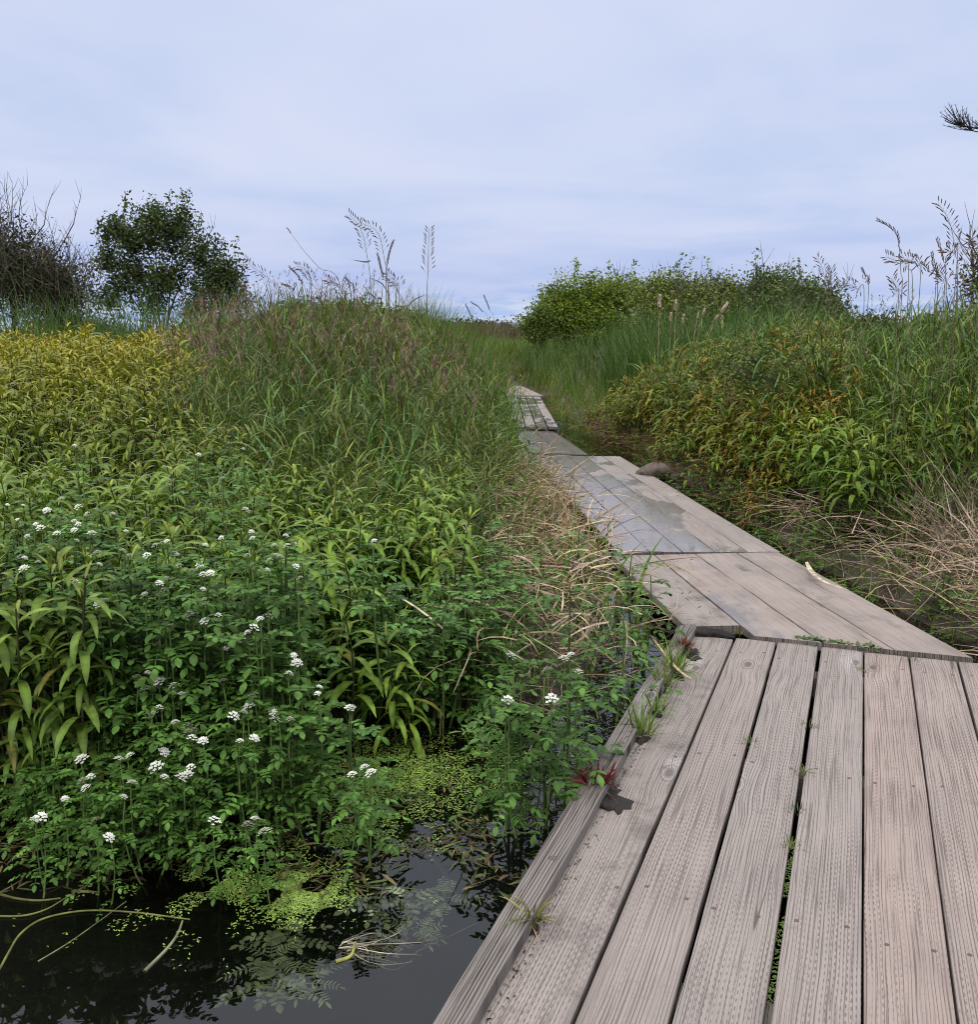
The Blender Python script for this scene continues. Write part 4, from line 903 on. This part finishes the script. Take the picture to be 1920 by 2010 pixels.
# shrubs right
GS = 'shrubs along the right skyline'
y = 30
woody('round_shrub', 'bright green round shrub at the left end of the right skyline', 'shrub', (*dep(1165, 650, y)[:2], .6), [blob(1150, 578, y, 66, 34), blob(1225, 582, y, 64, 34), blob(1100, 598, y, 44, 30), blob(1165, 620, y, 105, 36), blob(1070, 618, y, 30, 26), blob(1180, 655, y, 110, 22)], 950, 28, .10, (.135, .19, .025), .24, 9, .04, GS, bare=22, shoots=14, squash=.45, barecol=(.09, .08, .06))
woody('low_shrub', 'small light green shrub at the foot of the bright round one', 'shrub', (*dep(1060, 655, y - 1)[:2], .55), [blob(1065, 622, y - 1, 26, 26), blob(1042, 638, y - 1, 24, 16), blob(1060, 655, y - 1, 34, 20)], 190, 24, .09, (.095, .14, .025), .2, 4, .03, GS, barecol=(.09, .08, .06))
for k, (px_, py_, rx, ry, c, lab) in enumerate([(1310, 580, 75, 36, (.075, .095, .022), 'olive green shrub next to the bright round shrub'), (1410, 585, 70, 36, (.07, .085, .026), 'dull green shrub behind the tilted cattail heads'), (1510, 578, 55, 40, (.055, .075, .026), 'dark pointed shrub left of the dip in the right skyline'), (1590, 595, 60, 30, (.05, .066, .026), 'low dark shrub sloping down into the dip')]):
    yy = 24 - k * 1.2
    woody('skyline_shrub', lab, 'shrub', (*dep(px_, 650, yy)[:2], .55), [blob(px_, py_, yy, rx, ry), blob(px_ + 10, py_ + 34, yy - .6, rx, ry), blob(px_, py_ + 60, yy - .6, rx, 20)], 560, 24, .09, np.array(c) * 1.7, .24, 6, .03, GS, bare=26, shoots=4, squash=.5, barecol=(.085, .075, .065))
woody('brown_shrub', 'brownish feathery shrub cut by the right border', 'shrub', (*dep(1930, 660, 13)[:2], .5), [blob(1925, 560, 13, 42, 62), blob(1960, 590, 13, 55, 70)], 200, 18, .05, (.11, .10, .04), .14, 6, .012, GS, bare=10, shoots=8, barecol=(.09, .07, .055))
woody('dark_bush', 'dark small leaved bush in the grass behind the right smartweed', 'shrub', (*at(1500, 770, .4)[:2], .4), [(*dep(1500, 705, 9.2), .5, .4, .22), (*dep(1430, 735, 9.3), .4, .3, .2), (*dep(1560, 745, 9.0), .45, .3, .22)], 90, 16, .05, (.07, .105, .028), .17, 5, .014, barecol=(.05, .04, .035))
# green rise behind the left mound
GB = 'shrubs behind the left mound'
for k, (px_, py_, rx, ry) in enumerate([(585, 622, 60, 22), (680, 618, 70, 24), (775, 632, 60, 20)]):
    woody('low_shrub', ['light green shrub behind the left end of the grass mound', 'light green shrub behind the middle of the grass mound', 'light green shrub behind the right end of the grass mound'][k], 'shrub', (*dep(px_, 655, 20)[:2], .6), [blob(px_, py_, 20, rx, ry), blob(px_, py_ + 18, 19.5, rx, ry)], 260, 22, .085, (.085, .12, .022), .16, 5, .02, GB, shoots=0, twigs=.3, barecol=(.08, .07, .05))
for k, (px_, yy) in enumerate([(120, 60), (420, 62), (560, 70), (900, 75), (1680, 60), (1830, 58)]):
    woody('far_shrub', ['far dark shrub low behind the bare thicket', 'far dark shrub low behind the leafy tree', 'far dark shrub low at the left end of the mound', 'far dark shrub over the end of the path', 'far dark shrub in the dip of the right skyline', 'far dark shrub behind the tall right stalks'][k], 'shrub', (*dep(px_, 650, yy)[:2], .6), [blob(px_, 650, yy, 70, 18 if px_ != 900 else 10, 2), blob(px_ + 60, 652, yy, 60, 14 if px_ != 900 else 8, 2)], 240, 16, .3, (.045, .06, .03), .6, 4, .06, 'far shrubs on the skyline', barecol=(.06, .05, .045))
# conifer just outside the right border, one branch tip reaching in
p = dep(1930, 262, 12); bx = 9.0
t_ = thing('conifer_tree', 'dark conifer branch tip reaching in from the right border against the sky', 'tree', (bx, 12.4, .5))
mb = MB(); mb.add(*tube(spline([(0, 0, -.1), (.05, 0, 1.5), (-.02, .05, 4), (.05, 0, 6.4)], 5), np.linspace(.16, .02, 16), 8, (.05, .042, .036)))
nd = MB(); B0 = np.array((bx, 12.4, .5))
def limb(a, b_, thick, tw):
    path = bez(a, (a + b_) / 2 + (0, 0, -.18), b_, 10); mb.add(*tube(path, np.linspace(thick, .006, 10), 4, (.045, .038, .034)))
    for j in range(tw):
        q = path[int(U(2, 10)) if tw < 30 else int(U(7, 10))] ; d = (b_ - a) / np.linalg.norm(b_ - a); e_ = q + d * U(-.02, .22) + np.array((U(-.1, .1), U(-.1, .1), U(.02, .24))); sub = bez(q, (q + e_) / 2 + (0, 0, -.02), e_, 5)
        mb.add(*tube(sub, [.006, .005, .004, .004, .003], 3, (.045, .038, .034)))
        pp = sub[rng.integers(1, 5, 46)]; n = len(pp); v, q2, c, _ = ribbons(pp, U(0, 6.28, n), U(-.3, 1.3, n), .2, U(.015, .035, n), .0035, 1, 'strip', col=np.array((.022, .03, .018)) * U(.7, 1.4, n)[:, None]); nd.add(v, q2, c)
tipw = dep(1884, 246, 12) - B0
limb(np.array((-.05, 0, 3.0)), tipw, .03, 34)
limb(np.array((-.05, 0, 3.4)), tipw + (.14, .2, .02), .03, 40)
limb(np.array((-.05, 0, 2.9)), tipw + (.1, -.1, -.08), .03, 40)
for k in range(22):
    a = U(0, 6.28); zz = U(1.6, 6.2); ln = (6.9 - zz) * .3 + .25
    if math.cos(a) < .1: ln *= .6
    limb(np.array((0, 0, zz)), np.array((math.cos(a) * ln, math.sin(a) * ln, zz - .1)), .025, 14)
mb.build('trunk', 'twig', t_); nd.build('needles', 'tree', t_)

# ------------------------------------------------------------------ small things on and beside the boardwalk
def single(mb, name, mat, label, cat, loc, group=None):
    o = mb.build(name, mat); o.location = loc; return tag(o, label, cat, group)
def redplant(px_, py_, s, label):
    p = at(px_, py_, .025); t_ = thing('red_plant', label, 'plant', p, 'red plants on the boardwalk edge')
    mb = tuft(int(px_), 46, (.035 * s, .085 * s), (.007 * s, .014 * s), (.13, .028, .026), .028 * s, (15, 85), (-5, 60), 4, .45, 'lance'); mb.build('foliage', 'leaf', t_)
    mb = tuft(int(px_) + 1, 40, (.04 * s, .1 * s), (.0015, .0025), (.16, .09, .07), .03 * s, (5, 40), (0, 80), 4, .4); mb.build('dry_roots', 'dry', t_)
    mb = MB(); mb.add(*lump((.03, -.03, -.027), (.05 * s, .085 * s, .009 * s), int(px_), 30, 8, .55, (1, 1, 1))); mb.build('soil_clump', 'soil', t_)
redplant(1168, 1540, 1.12, 'red leaved plant rooted in soil on the timber edge')
redplant(1345, 1270, .8, 'small red plant at the far end of the timber edge')
for k, (px_, py_, s, n, lab) in enumerate([(1262, 1440, 1.0, 22, 'large grass tuft on the timber edge below the middle'), (1290, 1395, .75, 16, 'grass tuft just beyond the large one on the timber edge'), (1300, 1345, .8, 18, 'upright grass tuft halfway to the joint on the timber edge'), (1325, 1318, 1.0, 26, 'wide grass tuft with dead blades near the end of the timber edge'), (1044, 1808, .55, 18, 'small yellow green tuft in the gap beside the near timber edge')]):
    p = at(px_, py_, .012); t_ = thing('grass_tuft', lab, 'grass tuft', p, 'grass tufts on the boardwalk edge')
    tuft(500 + k, n * 2, (.07 * s, .21 * s), (.004, .009), (.10, .17, .028) if k < 4 else (.16, .16, .05), .035 * s, (25, 85), (10, 90)).build('blades', 'grass', t_)
    tuft(520 + k, 14, (.05 * s, .16 * s), (.002, .004), (.33, .25, .14), .03 * s, (2, 30), (0, 40)).build('dead_blades', 'dry', t_)
    mb = MB(); mb.add(*lump((0, 0, -.012), (.03 * s, .07 * s, .006), 530 + k, 12, 6, .3)); mb.build('soil_clump', 'soil', t_)
for k, (px_, py_, s, lab) in enumerate([(1472, 1462, .5, 'thin grass sprig in the second plank gap'), (1574, 1520, .6, 'yellow green moss sprig in the wide plank gap'), (1562, 1595, .35, 'small moss sprig below the yellow green one'), (1554, 1668, .5, 'dark moss sprig low in the wide plank gap'), (1586, 1430, .4, 'moss sprig high in the wide plank gap'), (1697, 1320, .4, 'moss sprig in the gap near the joint'), (1790, 1297, .4, 'moss sprig under the right corner of the angled boards'), (1452, 1246, .6, 'short grass fringe where the angled boards begin')]):
    tf = tuft(560 + k, 26, (.02 * s + .01, .075 * s + .01), (.002, .005), (.10, .13, .03) if k % 2 else (.07, .10, .035), .022, (15, 90), (5, 60), 3); single(tf, 'moss_sprig', 'grass', lab, 'moss', at(px_, py_, -.008), 'sprigs in the plank gaps')
# leafy strip in the joint
mb = MB(); a_, b_ = at(1558, 1258, .002), at(1722, 1278, .002); n = 420; f = U(0, 1, n)
P = a_ + (b_ - a_) * f[:, None] + np.stack([rng.normal(0, .008, n), rng.normal(0, .009, n), U(0, .022, n)], 1)
v, q, c, _ = ribbons(P, U(0, 6.28, n), U(-.1, .9, n), .6, U(.012, .028, n), U(.008, .015, n), 3, 'oval', .1, col=np.array((.075, .13, .035)) * U(.6, 1.3, n)[:, None]); mb.add(v, q, c)
tag(mb.build('creeping_plant', 'leaf'), 'green creeping plant strip filling the joint under the angled boards', 'plant')
mb = MB(); mb.add(*lump((0, 0, -.012), (.13, .05, .026), 71, 18, 9, .28)); v, q, c, _ = ribbons(np.stack([U(-.13, .13, 160), U(-.05, .05, 160), U(.0, .02, 160)], 1), U(0, 6.28, 160), U(-.1, .5, 160), .4, U(.02, .06, 160), .002, 2, 'strip', col=(.9, .8, .7)); mb.add(v, q, c)
o = mb.build('soil_clump', 'soil'); o.location = at(1378, 1240, .012); o.rotation_euler = (0, 0, -.2); tag(o, 'dark soil heap with roots at the corner where the sections meet', 'soil')
mb = MB(); mb.add(*lump((0, 0, 0), (.22, .15, .10), 5, 26, 14, .13, flat=-.06)); mb.add(*lump((.12, -.02, -.02), (.12, .10, .07), 6, 20, 12, .15, flat=-.06)); mb.add(*lump((-.12, .03, -.03), (.12, .10, .06), 8, 20, 12, .15, flat=-.06)); o = mb.build('rock', 'rock'); o.location = at(1292, 928, -.06); tag(o, 'brown rock at the right edge of the flooded boards', 'rock')
p = at(1022, 742, -.05); p[1] = 27.2; p = np.array((*dep(1022, 745, 27.0),)); tf = tuft(600, 420, (.25, .7), (.008, .016), (.13, .075, .04), .16, (10, 88), (10, 130), 5, .5); o = single(tf, 'dead_tussock', 'dry', 'dead brown tussock beside the far end of the boardwalk', 'tussock', (p[0], p[1], float(ground(p[0], p[1])) + .05)); o.scale = (.8, .8, .8)
def lying(pts, z, r, col, mat, name, label, cat, group=None, flat=False, zs=None):
    P = np.array([at(a, b, z if zs is None else zs[k]) for k, (a, b) in enumerate(pts)]); S = spline(P, 6); o0 = S[0].copy(); mb = MB(); n = len(S)
    if flat:
        W_ = PROF['grass'](np.linspace(0, 1, n))[:, None] * np.array((r, r * .5, .002)); V = np.stack([S - W_ - o0, S + W_ - o0], 1); i = np.arange(n * 2).reshape(-1, 2); mb.add(V, np.stack([i[:-1, 0], i[:-1, 1], i[1:, 1], i[1:, 0]], 1), col)
    else: mb.add(*tube(S - o0, np.linspace(r, r * .6, n) * .58, 6, np.asarray(col) * U(.75, 1.1)))
    o = mb.build(name, mat); o.location = o0; return tag(o, label, cat, group)
lying([(1583, 1103), (1594, 1122), (1620, 1142), (1666, 1158)], .06, .016, (.42, .34, .24), 'dry', 'dead_reed_leaf', 'pale dead reed leaf lying on the right edge of the angled boards', 'leaf', flat=True)
lying([(1280, 1250), (1320, 1302), (1355, 1330), (1375, 1322)], .05, .006, (.36, .27, .16), 'dry', 'dead_grass_blade', 'curled tan grass blade over the timber edge', 'leaf', flat=True)
lying([(1312, 1222), (1330, 1185), (1328, 1150)], .06, .004, (.34, .26, .16), 'dry', 'dead_grass_blade', 'thin tan blade at the left corner of the angled boards', 'leaf', flat=True)
# litter on the boards
mb = MB(); n = 240
for (x0, x1, y0, y1, z_) in ((1080, 1290, 890, 950, -.06), (1180, 1420, 990, 1080, .0), (1010, 1080, 845, 885, -.095), (1260, 1420, 1090, 1235, .045)):
    P = np.array([at(U(x0, x1), U(y0, y1), z_) for _ in range(n // 4)]); 
    k_ = (P[:, 0] > edgeL(P[:, 1]) + .05) & (P[:, 0] < edgeR(P[:, 1]) - .05); P = P[k_]; P[:, 2] += .006
    m_ = len(P); v, q, c, _ = ribbons(P, U(0, 6.28, m_), .03, .0, U(.015, .07, m_), U(.003, .010, m_), 2, 'oval', col=np.array((.09, .06, .045)) * U(.4, 1.6, m_)[:, None]); mb.add(v, q, c)
P = []
for _ in range(420):
    v_ = U(.8, 4.4); q_ = dn * v_ + nn * (-.640 + abs(rng.normal(0, .012))); P.append((q_[0], q_[1], .003))
P = np.array(P); m_ = len(P); v, q, c, _ = ribbons(P, U(0, 6.28, m_), U(0, .5, m_), .0, U(.003, .012, m_), U(.002, .005, m_), 2, 'oval', col=np.array((.04, .028, .02)) * U(.4, 1.6, m_)[:, None]); mb.add(v, q, c)
tag(mb.build('leaf_litter', 'dry'), 'small dark bits of plant litter strewn on the wet boards', 'litter', kind='stuff')

# ------------------------------------------------------------------ water plants
c6 = lambda s: [(float(a.split(',')[0]) * .2985, 1640 + float(a.split(',')[1]) * .2985) for a in s.split()]
c5 = lambda s: [(560 + float(a.split(',')[0]) * .3412, 1340 + float(a.split(',')[1]) * .3412) for a in s.split()]
c4 = lambda s: [(float(a.split(',')[0]) * .3412, 1340 + float(a.split(',')[1]) * .3412) for a in s.split()]
c7 = lambda s: [(560 + float(a.split(',')[0]) * .2985, 1640 + float(a.split(',')[1]) * .2985) for a in s.split()]
YS = (.17, .18, .05); GSM = 'floating stems on the pond'
for pts, r_, z_, col, lab in [
    (c6('-60,960 0,870 60,760 130,650 250,560 420,510 620,490 900,505 1250,550'), .006, WZ + .004, YS, 'long yellow green stem curving across the water at the lower left'),
    (c6('-40,528 150,525 300,485 430,410 570,325'), .005, WZ + .004, YS, 'pale stem rising right above the long curved stem'),
    (c6('-30,375 100,410 250,425 400,410'), .007, WZ + .003, (.16, .16, .05), 'thick dull stem floating at the left border'),
    (c6('250,825 440,710 640,570 830,430'), .003, WZ + .002, (.16, .16, .08), 'thin knotty stem slanting across the long curved one'),
    (c6('950,890 1100,740 1170,640 1200,560'), .008, WZ + .002, (.28, .27, .16), 'pale broken stem pointing down left in open water'),
    (c4('1310,505 1420,508 1500,515'), .006, WZ + .02, YS, 'short level stem joining the bent green stem'),
    (c4('1500,600 1510,530 1560,450 1700,340 1870,160'), .007, None, (.15, .2, .06), 'bent green stem climbing to the right over the water'),
    (c4('1500,600 1650,612 1870,625'), .006, WZ + .012, YS, 'level stem below the bent green stem'),
    (c5('200,715 320,790 520,830'), .006, WZ + .006, YS, 'short pale stem beside the duckweed'),
    (c5('970,810 1100,880 1300,860 1440,860 1550,810'), .006, WZ + .006, (.12, .17, .05), 'green stem looping to the timber edge'),
    (c5('1600,650 1680,580 1730,480'), .004, WZ + .05, (.12, .12, .06), 'thin stem touching the timber edge near the red plant'),
    (c7('600,625 650,690 740,760'), .008, WZ - .004, (.2, .24, .09), 'short thick stem half under water in the open pond'),
    (c7('330,830 430,790 460,700'), .010, WZ + .0, (.28, .28, .08), 'yellow curled stem in the root tangle'),
    (c7('0,915 250,850 400,830 720,770'), .004, WZ - .006, (.18, .2, .1), 'long thin stem just under the surface'),
    (c7('860,765 1100,650 1290,560'), .003, WZ - .005, (.2, .17, .14), 'thin brown stem under water towards the timber edge'),
    (c7('600,850 720,880 860,800'), .003, WZ - .006, (.2, .2, .12), 'small forked stem under water in the open pond')]:
    zs = None if z_ is not None else [WZ, WZ + .03, WZ + .08, WZ + .16, WZ + .26]
    lying(pts, z_ if z_ is not None else WZ, r_, col, 'leaf', 'floating_stem', lab, 'stem', GSM, zs=zs)
# pale root tangle in the open water
mb = MB(); p0 = at(*c7('430,720')[0], WZ); n = 60
for k in range(n):
    a = U(-.6, .9); q = np.array((U(-.03, .02), U(-.03, .03), U(-.012, .003))); L_ = U(.06, .17); e_ = q + np.array((math.cos(a) * L_, math.sin(a) * L_ * .5, U(-.01, .0)))
    mb.add(*tube(bez(q, (q + e_) / 2 + np.array((U(-.04, .04), U(-.06, .06), 0)), e_, 7), .0011, 3, np.array((.42, .37, .28)) * U(.6, 1.2)))
o = mb.build('root_tangle', 'dry'); o.location = p0; tag(o, 'pale tangle of fine roots in the open pond', 'roots')
# submerged sprigs
for k, (s_, lab) in enumerate([('870,660', 'pale sprig of leaves under water in the open pond'), ('570,480', 'dim sprig under water below the dark reflections'), ('1040,470', 'branching leafy sprig under water near the timber edge'), ('20,700', 'pale leafy sprig under water right of the broken stem'), ('-120,870', 'star shaped pale sprig deep in the dark open water'), ('-60,1040', 'faint lowest sprig in the dark open water'), ('130,1000', 'thin faint sprig near the bottom of the open water'), ('850,480', 'small sprig drifting between the reflections')]):
    p = at(*c7(s_)[0], WZ - .035); a_, f_, _w = cress(700 + k, .10, 9, False, .026, k % 2 == 0, (.20, .23, .13))
    t_ = thing('submerged_sprig', lab, 'water plant', p, 'sprigs under the water'); a_.build('stem', 'twig', t_); f_.build('foliage', 'cress', t_); t_.rotation_euler = (0, 0, U(0, 6)); t_.scale = (.8, .8, .3)
# parsley like plants at the timber edge
for k, (px_, py_, s_, lab) in enumerate([(985, 1655, 1.0, 'feathery green plant leaning on the water beside the timber edge'), (1045, 1612, .8, 'feathery green plant against the timber edge below the red plant'), (1090, 1575, .8, 'small feathery plant between duckweed and the red plant'), (1130, 1505, .85, 'feathery plant standing at the timber edge beyond the red plant'), (760, 1590, .8, 'bright feathery plant rising through the duckweed'), (585, 1560, .7, 'feathery plant beside the bent green stem'), (945, 1470, 1.0, 'taller feathery plant at the back of the duckweed'), (1215, 1400, .9, 'feathery plant where the timber edge meets the straw'), (1170, 1330, 1.0, 'feathery plant in the straw left of the timber edge')]):
    p = at(px_, py_, WZ - .02); a_, f_, _w = PARS[k % 3]; t_ = thing('water_parsley', lab, 'plant', p, 'feathery plants near the timber edge')
    a_.build('stem', 'twig', t_); f_.build('foliage', 'cress', t_); t_.rotation_euler = (0, 0, U(0, 6)); t_.scale = (.75 * s_,) * 3
# the thick upright stem with a leafy top
P = np.array([at(932, 1592, WZ)]); S = np.array([at(*c5('1090,740')[0], WZ), at(*c5('1150,640')[0], WZ + .06), at(*c5('1188,500')[0], WZ + .15), at(*c5('1200,380')[0], WZ + .23)]); t_ = thing('leafy_stem', 'thick pale green stem with a feathery top standing in the duckweed', 'plant', S[0])
mb = MB(); mb.add(*tube(spline(S - S[0], 5), np.linspace(.009, .005, 16), 7, (.13, .2, .05))); mb.build('stem', 'leaf', t_)
st, fo = MB(), MB(); g = np.random.default_rng(5)
for k in range(9): pinnate(fo, st, S[3] - S[0] - np.array((0, 0, .02 * (k % 4))), k * GOLD, g.uniform(.5, 1.1), g.uniform(.09, .14), 5, .034, (.085, .165, .03), g, True)
st.build('leaf_stalk', 'twig', t_); fo.build('foliage', 'cress', t_)
# duckweed
def weedmat(mb, n, test, z=WZ + .003, size=(.0018, .0036)):
    """n little three lobed plants where test(px,py) lets them"""
    out = []
    while len(out) < n:
        p = test()
        if p is not None: out.append(p)
    P = np.array(out); P[:, 2] = z + U(0, .002, n); a = U(0, 6.28, n)
    c = np.array((.20, .29, .06)) * U(.5, 1.4, n)[:, None]
    for k in range(2):
        v, q, cc, _ = ribbons(P, a + k * 2.6, .06, .1, U(*size, n) * 1.5, U(*size, n) * 1.4, 2, 'oval', col=c); mb.add(v, q, cc)
def ell(cx, cy, rx, ry, thr=.25, sc_=9.0):
    def f():
        d = np.clip(rng.normal(0, .5, 2), -1.3, 1.3); px_, py_ = cx + d[0] * rx, cy + d[1] * ry; p = at(px_, py_, WZ)
        if vnoise(p[0], p[1], sc_) < thr + .15 * np.hypot(*d): return None
        if edgeL(p[1]) - p[0] < -.02 : return None
        return p
    return f
mb = MB(); weedmat(mb, 8000, ell(770, 1520, 200, 90, .10)); weedmat(mb, 1800, ell(1000, 1500, 160, 110, .4)); weedmat(mb, 1300, ell(640, 1640, 260, 50, .42))
tag(mb.build('duckweed', 'weed'), 'bright green duckweed carpet between the flowers and the timber edge', 'duckweed', kind='stuff')
mb = MB(); weedmat(mb, 3200, ell(585, 1752, 105, 55, .2)); weedmat(mb, 1000, ell(440, 1740, 150, 60, .45)); weedmat(mb, 250, ell(330, 1800, 300, 100, .5))
tag(mb.build('duckweed', 'weed'), 'smaller pale duckweed raft floating at the front of the pond', 'duckweed', kind='stuff')
mb = MB()
def gapweed():
    v_ = U(1.75, 2.65); 
    if 2.28 < v_ < 2.36: return None
    p = dn * v_ * 1.0 + nn * (-.098 + U(-.05, .05)); p = np.array((*p, 0)); k = (H + .045) / H; return np.array((p[0] * k, p[1] * k, 0))
weedmat(mb, 2200, gapweed, -.045)
tag(mb.build('duckweed', 'weed'), 'duckweed seen through the wide gap between the near planks', 'duckweed', kind='stuff')
# drowned leaves and stalks just at the surface in front of the bank
mb = MB(); P = []
while len(P) < 1900:
    px_, py_ = U(-60, 1180), rng.normal(1640, 70); p = at(px_, py_, WZ)
    if edgeL(p[1]) - p[0] > .0 and vnoise(p[0], p[1], 5, 1) > .46 and py_ < 1760: P.append(p)
P = np.array(P); n = len(P); P[:, 2] += U(-.008, .012, n)
pal = np.array([(.10, .12, .035), (.16, .13, .05), (.09, .055, .03), (.07, .10, .03)])[rng.integers(0, 4, n)]
v, q, c, _ = ribbons(P, U(0, 6.28, n), U(-.05, .25, n), U(0, .5, n), U(.02, .08, n), U(.004, .014, n), 3, 'lance', 0, 1.2, U(-.5, .5, n), U(-.8, .8, n), pal * U(.5, 1.3, n)[:, None]); mb.add(v, q, c)
tag(mb.build('floating_debris', 'leaf'), 'drowned leaves and broken stalks floating in front of the flowers', 'debris', kind='stuff')

# ------------------------------------------------------------------ sky and sun
w = bpy.data.worlds.new('World'); sc.world = w; w.use_nodes = True
t = NT(w.node_tree)
SUN_EL, SUN_AZ = math.radians(52), math.radians(205)     # sun direction measured clockwise from +Y
d = t.n('ShaderNodeTexCoord').outputs['Generated']
s = t.n('ShaderNodeSeparateXYZ', {0: d}); zc = s.outputs[2]
sky = t.n('ShaderNodeTexSky', sky_type='NISHITA', sun_disc=False, sun_elevation=SUN_EL, sun_rotation=SUN_AZ, air_density=1.0, dust_density=2.0)
nish = t.n('ShaderNodeVectorMath', {0: sky.outputs[0], 'Scale': .1}, operation='SCALE').outputs[0]
el = t.m('MAXIMUM', zc, 0.0)
# project on a cloud deck so the clouds flatten towards the horizon
k = t.m('DIVIDE', 1.0, t.m('ADD', el, .10)); cv = t.xyz(t.m('MULTIPLY', s.outputs[0], k), t.m('MULTIPLY', s.outputs[1], k), 0.0)
n1 = t.noise(cv, .55, 4.0, .5, .6); n2 = t.noise(cv, 1.7, 4.0, .5, .4)
lowc = t.mix(t.ss(n1, .35, .65), (.43, .535, .87), (.55, .63, .90))
high = t.mix(t.ss(n1, .34, .66), (.555, .655, .905), (.70, .755, .955))
c = t.mix(t.ss(el, .02, .15), lowc, high)
c = t.mix(t.m('MULTIPLY', t.m('MULTIPLY', t.ss(n2, .35, .7), t.ss(el, .0, .13, .35, 1.0)), .35), c, (.74, .77, .95))
c = t.mix(t.m('MULTIPLY', t.ss(el, .05, .0), .75), c, t.mix(t.ss(n2, .42, .6), (.38, .57, .93), (.74, .82, .97)))
c = t.mix(t.ss(el, .3, .85), c, (2.35, 2.4, 2.5))       # overcast brightened overhead, out of view, to light the plants from above
c = t.mix(.06, c, nish)
c = t.mix(t.ss(zc, .0, -.05), c, (.10, .11, .09))
t.n('ShaderNodeOutputWorld', {'Surface': t.n('ShaderNodeBackground', {'Color': c, 'Strength': 1.0}).outputs[0]})
sun = bpy.data.lights.new('sun', 'SUN'); sun.energy = 1.5; sun.angle = math.radians(10); sun.color = (1, .96, .9)
so = bpy.data.objects.new('sun', sun); COL.objects.link(so)
so.rotation_euler = (PI / 2 - SUN_EL, 0, -SUN_AZ + PI)
sc.view_settings.view_transform = 'Standard'; sc.view_settings.look = 'None'; sc.view_settings.gamma = 1; sc.view_settings.exposure = 0
sc.cycles.max_bounces = 8; sc.cycles.transparent_max_bounces = 12; sc.cycles.diffuse_bounces = 2
sc.cycles.use_denoising = True; sc.cycles.filter_width = 1.1
